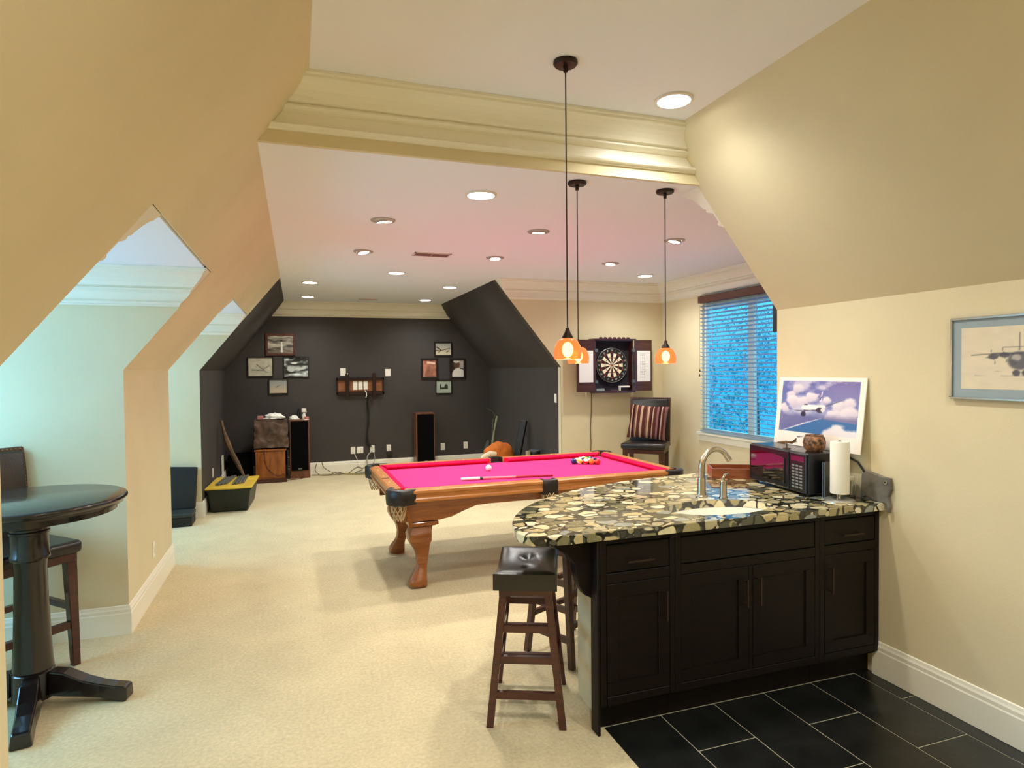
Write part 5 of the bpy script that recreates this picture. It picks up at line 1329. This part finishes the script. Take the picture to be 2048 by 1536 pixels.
cfo = cf.build('cream_cuff', mat('cream fleece', srgb(226, 208, 178), .95), smooth=True); cfo.location = (2.60, 8.46, .475); tag(cfo, 'cream fleece roll drooping off the left end of the orange cushion', 'fleece')
vc = thing('upright_vacuum', 'upright vacuum cleaner with an olive handle tube against the dark wall', 'vacuum', (2.76, 9.05, 0), 0)
OLV = mat('olive grey tube', srgb(120, 122, 92), .45)
MB().tube([(.0, 0, .10), (.03, .02, .52), (.08, .05, .78), (.13, .06, .98)], [.03, .024, .020, .022], 10).build('handle_tube', OLV, vc, smooth=True)
MB().tube([(.04, .04, .6), (.06, .06, .9), (.10, .06, 1.0), (.06, .05, 1.06), (.0, .05, 1.09), (-.03, .05, 1.10)], .013, 8).build('hose', mat('dark green hose', srgb(56, 60, 50), .5), vc, smooth=True)
MB().bx(-.14, .12, -.18, .10, 0, .09).build('floor_head', BLACKM, vc, bevel=.02)
MB().tube([(-.06, .0, .08), (-.05, 0, .5), (-.03, 0, .62)], [.05, .06, .03], 12).build('dust_canister', mat('smoky canister', srgb(60, 58, 54), .3), vc, smooth=True)
sd = thing('assumed_side_table', 'assumed low black side table with clutter by the dark wall', 'table', (3.10, 8.22, 0))  # unseen table, added to carry the book and container
MB().bx(-.14, .15, -.17, .17, .41, .43).build('top', BLACKM, sd)
for x in (-.12, .13):
    for y in (-.15, .15): MB().bx(x-.015, x+.015, y-.015, y+.015, 0, .41).build('leg', BLACKM, sd)
pb = MB().bx(-.12, .13, -.12, .1, 0, .02).build('white_book', PAPER, bevel=.002, bseg=1); pb.location = (3.10, 8.19, .4305); tag(pb, 'flat white book on the low side table beyond the pool table', 'book')
bx2 = thing('black_container', 'black round-lidded container on the white book', 'container', (3.14, 8.21, .451))
MB().lathe([(0, 0), (.085, 0), (.09, .08), (.085, .09), (0, .09)], seg=24, cap=False).build('body', BLACKM, bx2, smooth=40)
MB().lathe([(0, .112), (.07, .110), (.083, .10), (.083, .09), (0, .09)], seg=24, cap=False).build('lid', mat('grey lid', srgb(92, 92, 96), .25), bx2, smooth=40)
cn = MB().lathe([(0, 0), (.035, 0), (.035, .10), (.03, .105), (0, .105)], seg=18, cap=False).build('small_can', mat('beige can', srgb(150, 136, 112), .5), smooth=40); cn.location = (3.025, 8.14, .451); tag(cn, 'small beige can next to the black container', 'can')

# ------------------------------------------------------------------ trees outside the window with the blind
LEAF = mat('blue green leaf', srgb(84, 160, 168), .6)
BARK = mat('grey bark', srgb(84, 78, 72), .9)
def tree(x, y, zc, r, h, seed, label):
    t = thing('garden_tree', label, 'tree', (x, y, -4.0))
    rg = np.random.RandomState(seed)
    MB().tube([(0, 0, 0), (.05, .05, (zc+4)*.6), (0, 0, zc+4+h*.3)], [.16, .12, .03], 8).build('trunk', BARK, t, smooth=True)
    n = 2600
    d = rg.normal(size=(n, 3)); d /= np.linalg.norm(d, axis=1)[:, None]
    c = d*(rg.rand(n)**.45)[:, None]*np.array([r, r, h]); c *= (1+.35*np.sin(d[:, :1]*5+seed)*np.cos(d[:, 2:]*6))
    c[:, 2] += zc+4
    a = rg.normal(size=(n, 3)); a /= np.linalg.norm(a, axis=1)[:, None]; b_ = np.cross(a, rg.normal(size=(n, 3))); b_ /= np.linalg.norm(b_, axis=1)[:, None]
    s = .028+.03*rg.rand(n)[:, None]
    v = np.stack([c-a*s*1.6, c+b_*s*.6, c+a*s*1.6, c-b_*s*.6], 1).reshape(-1, 3)
    me_ = bpy.data.meshes.new('foliage'); me_.from_pydata(v.tolist(), [], [(4*i, 4*i+1, 4*i+2, 4*i+3) for i in range(n)])
    link('foliage', me_, LEAF, t, kind='stuff')
tree(8.0, 10.9, .1, 1.0, 1.5, 1, 'leafy tree outside the blind, low on the left of the window')
tree(9.6, 8.3, .7, 1.1, 1.9, 2, 'taller leafy tree outside the blind, on the right of the window')
tree(13.5, 16.0, 1.8, 1.6, 2.2, 3, 'distant tree outside the blind between the two nearer trees')
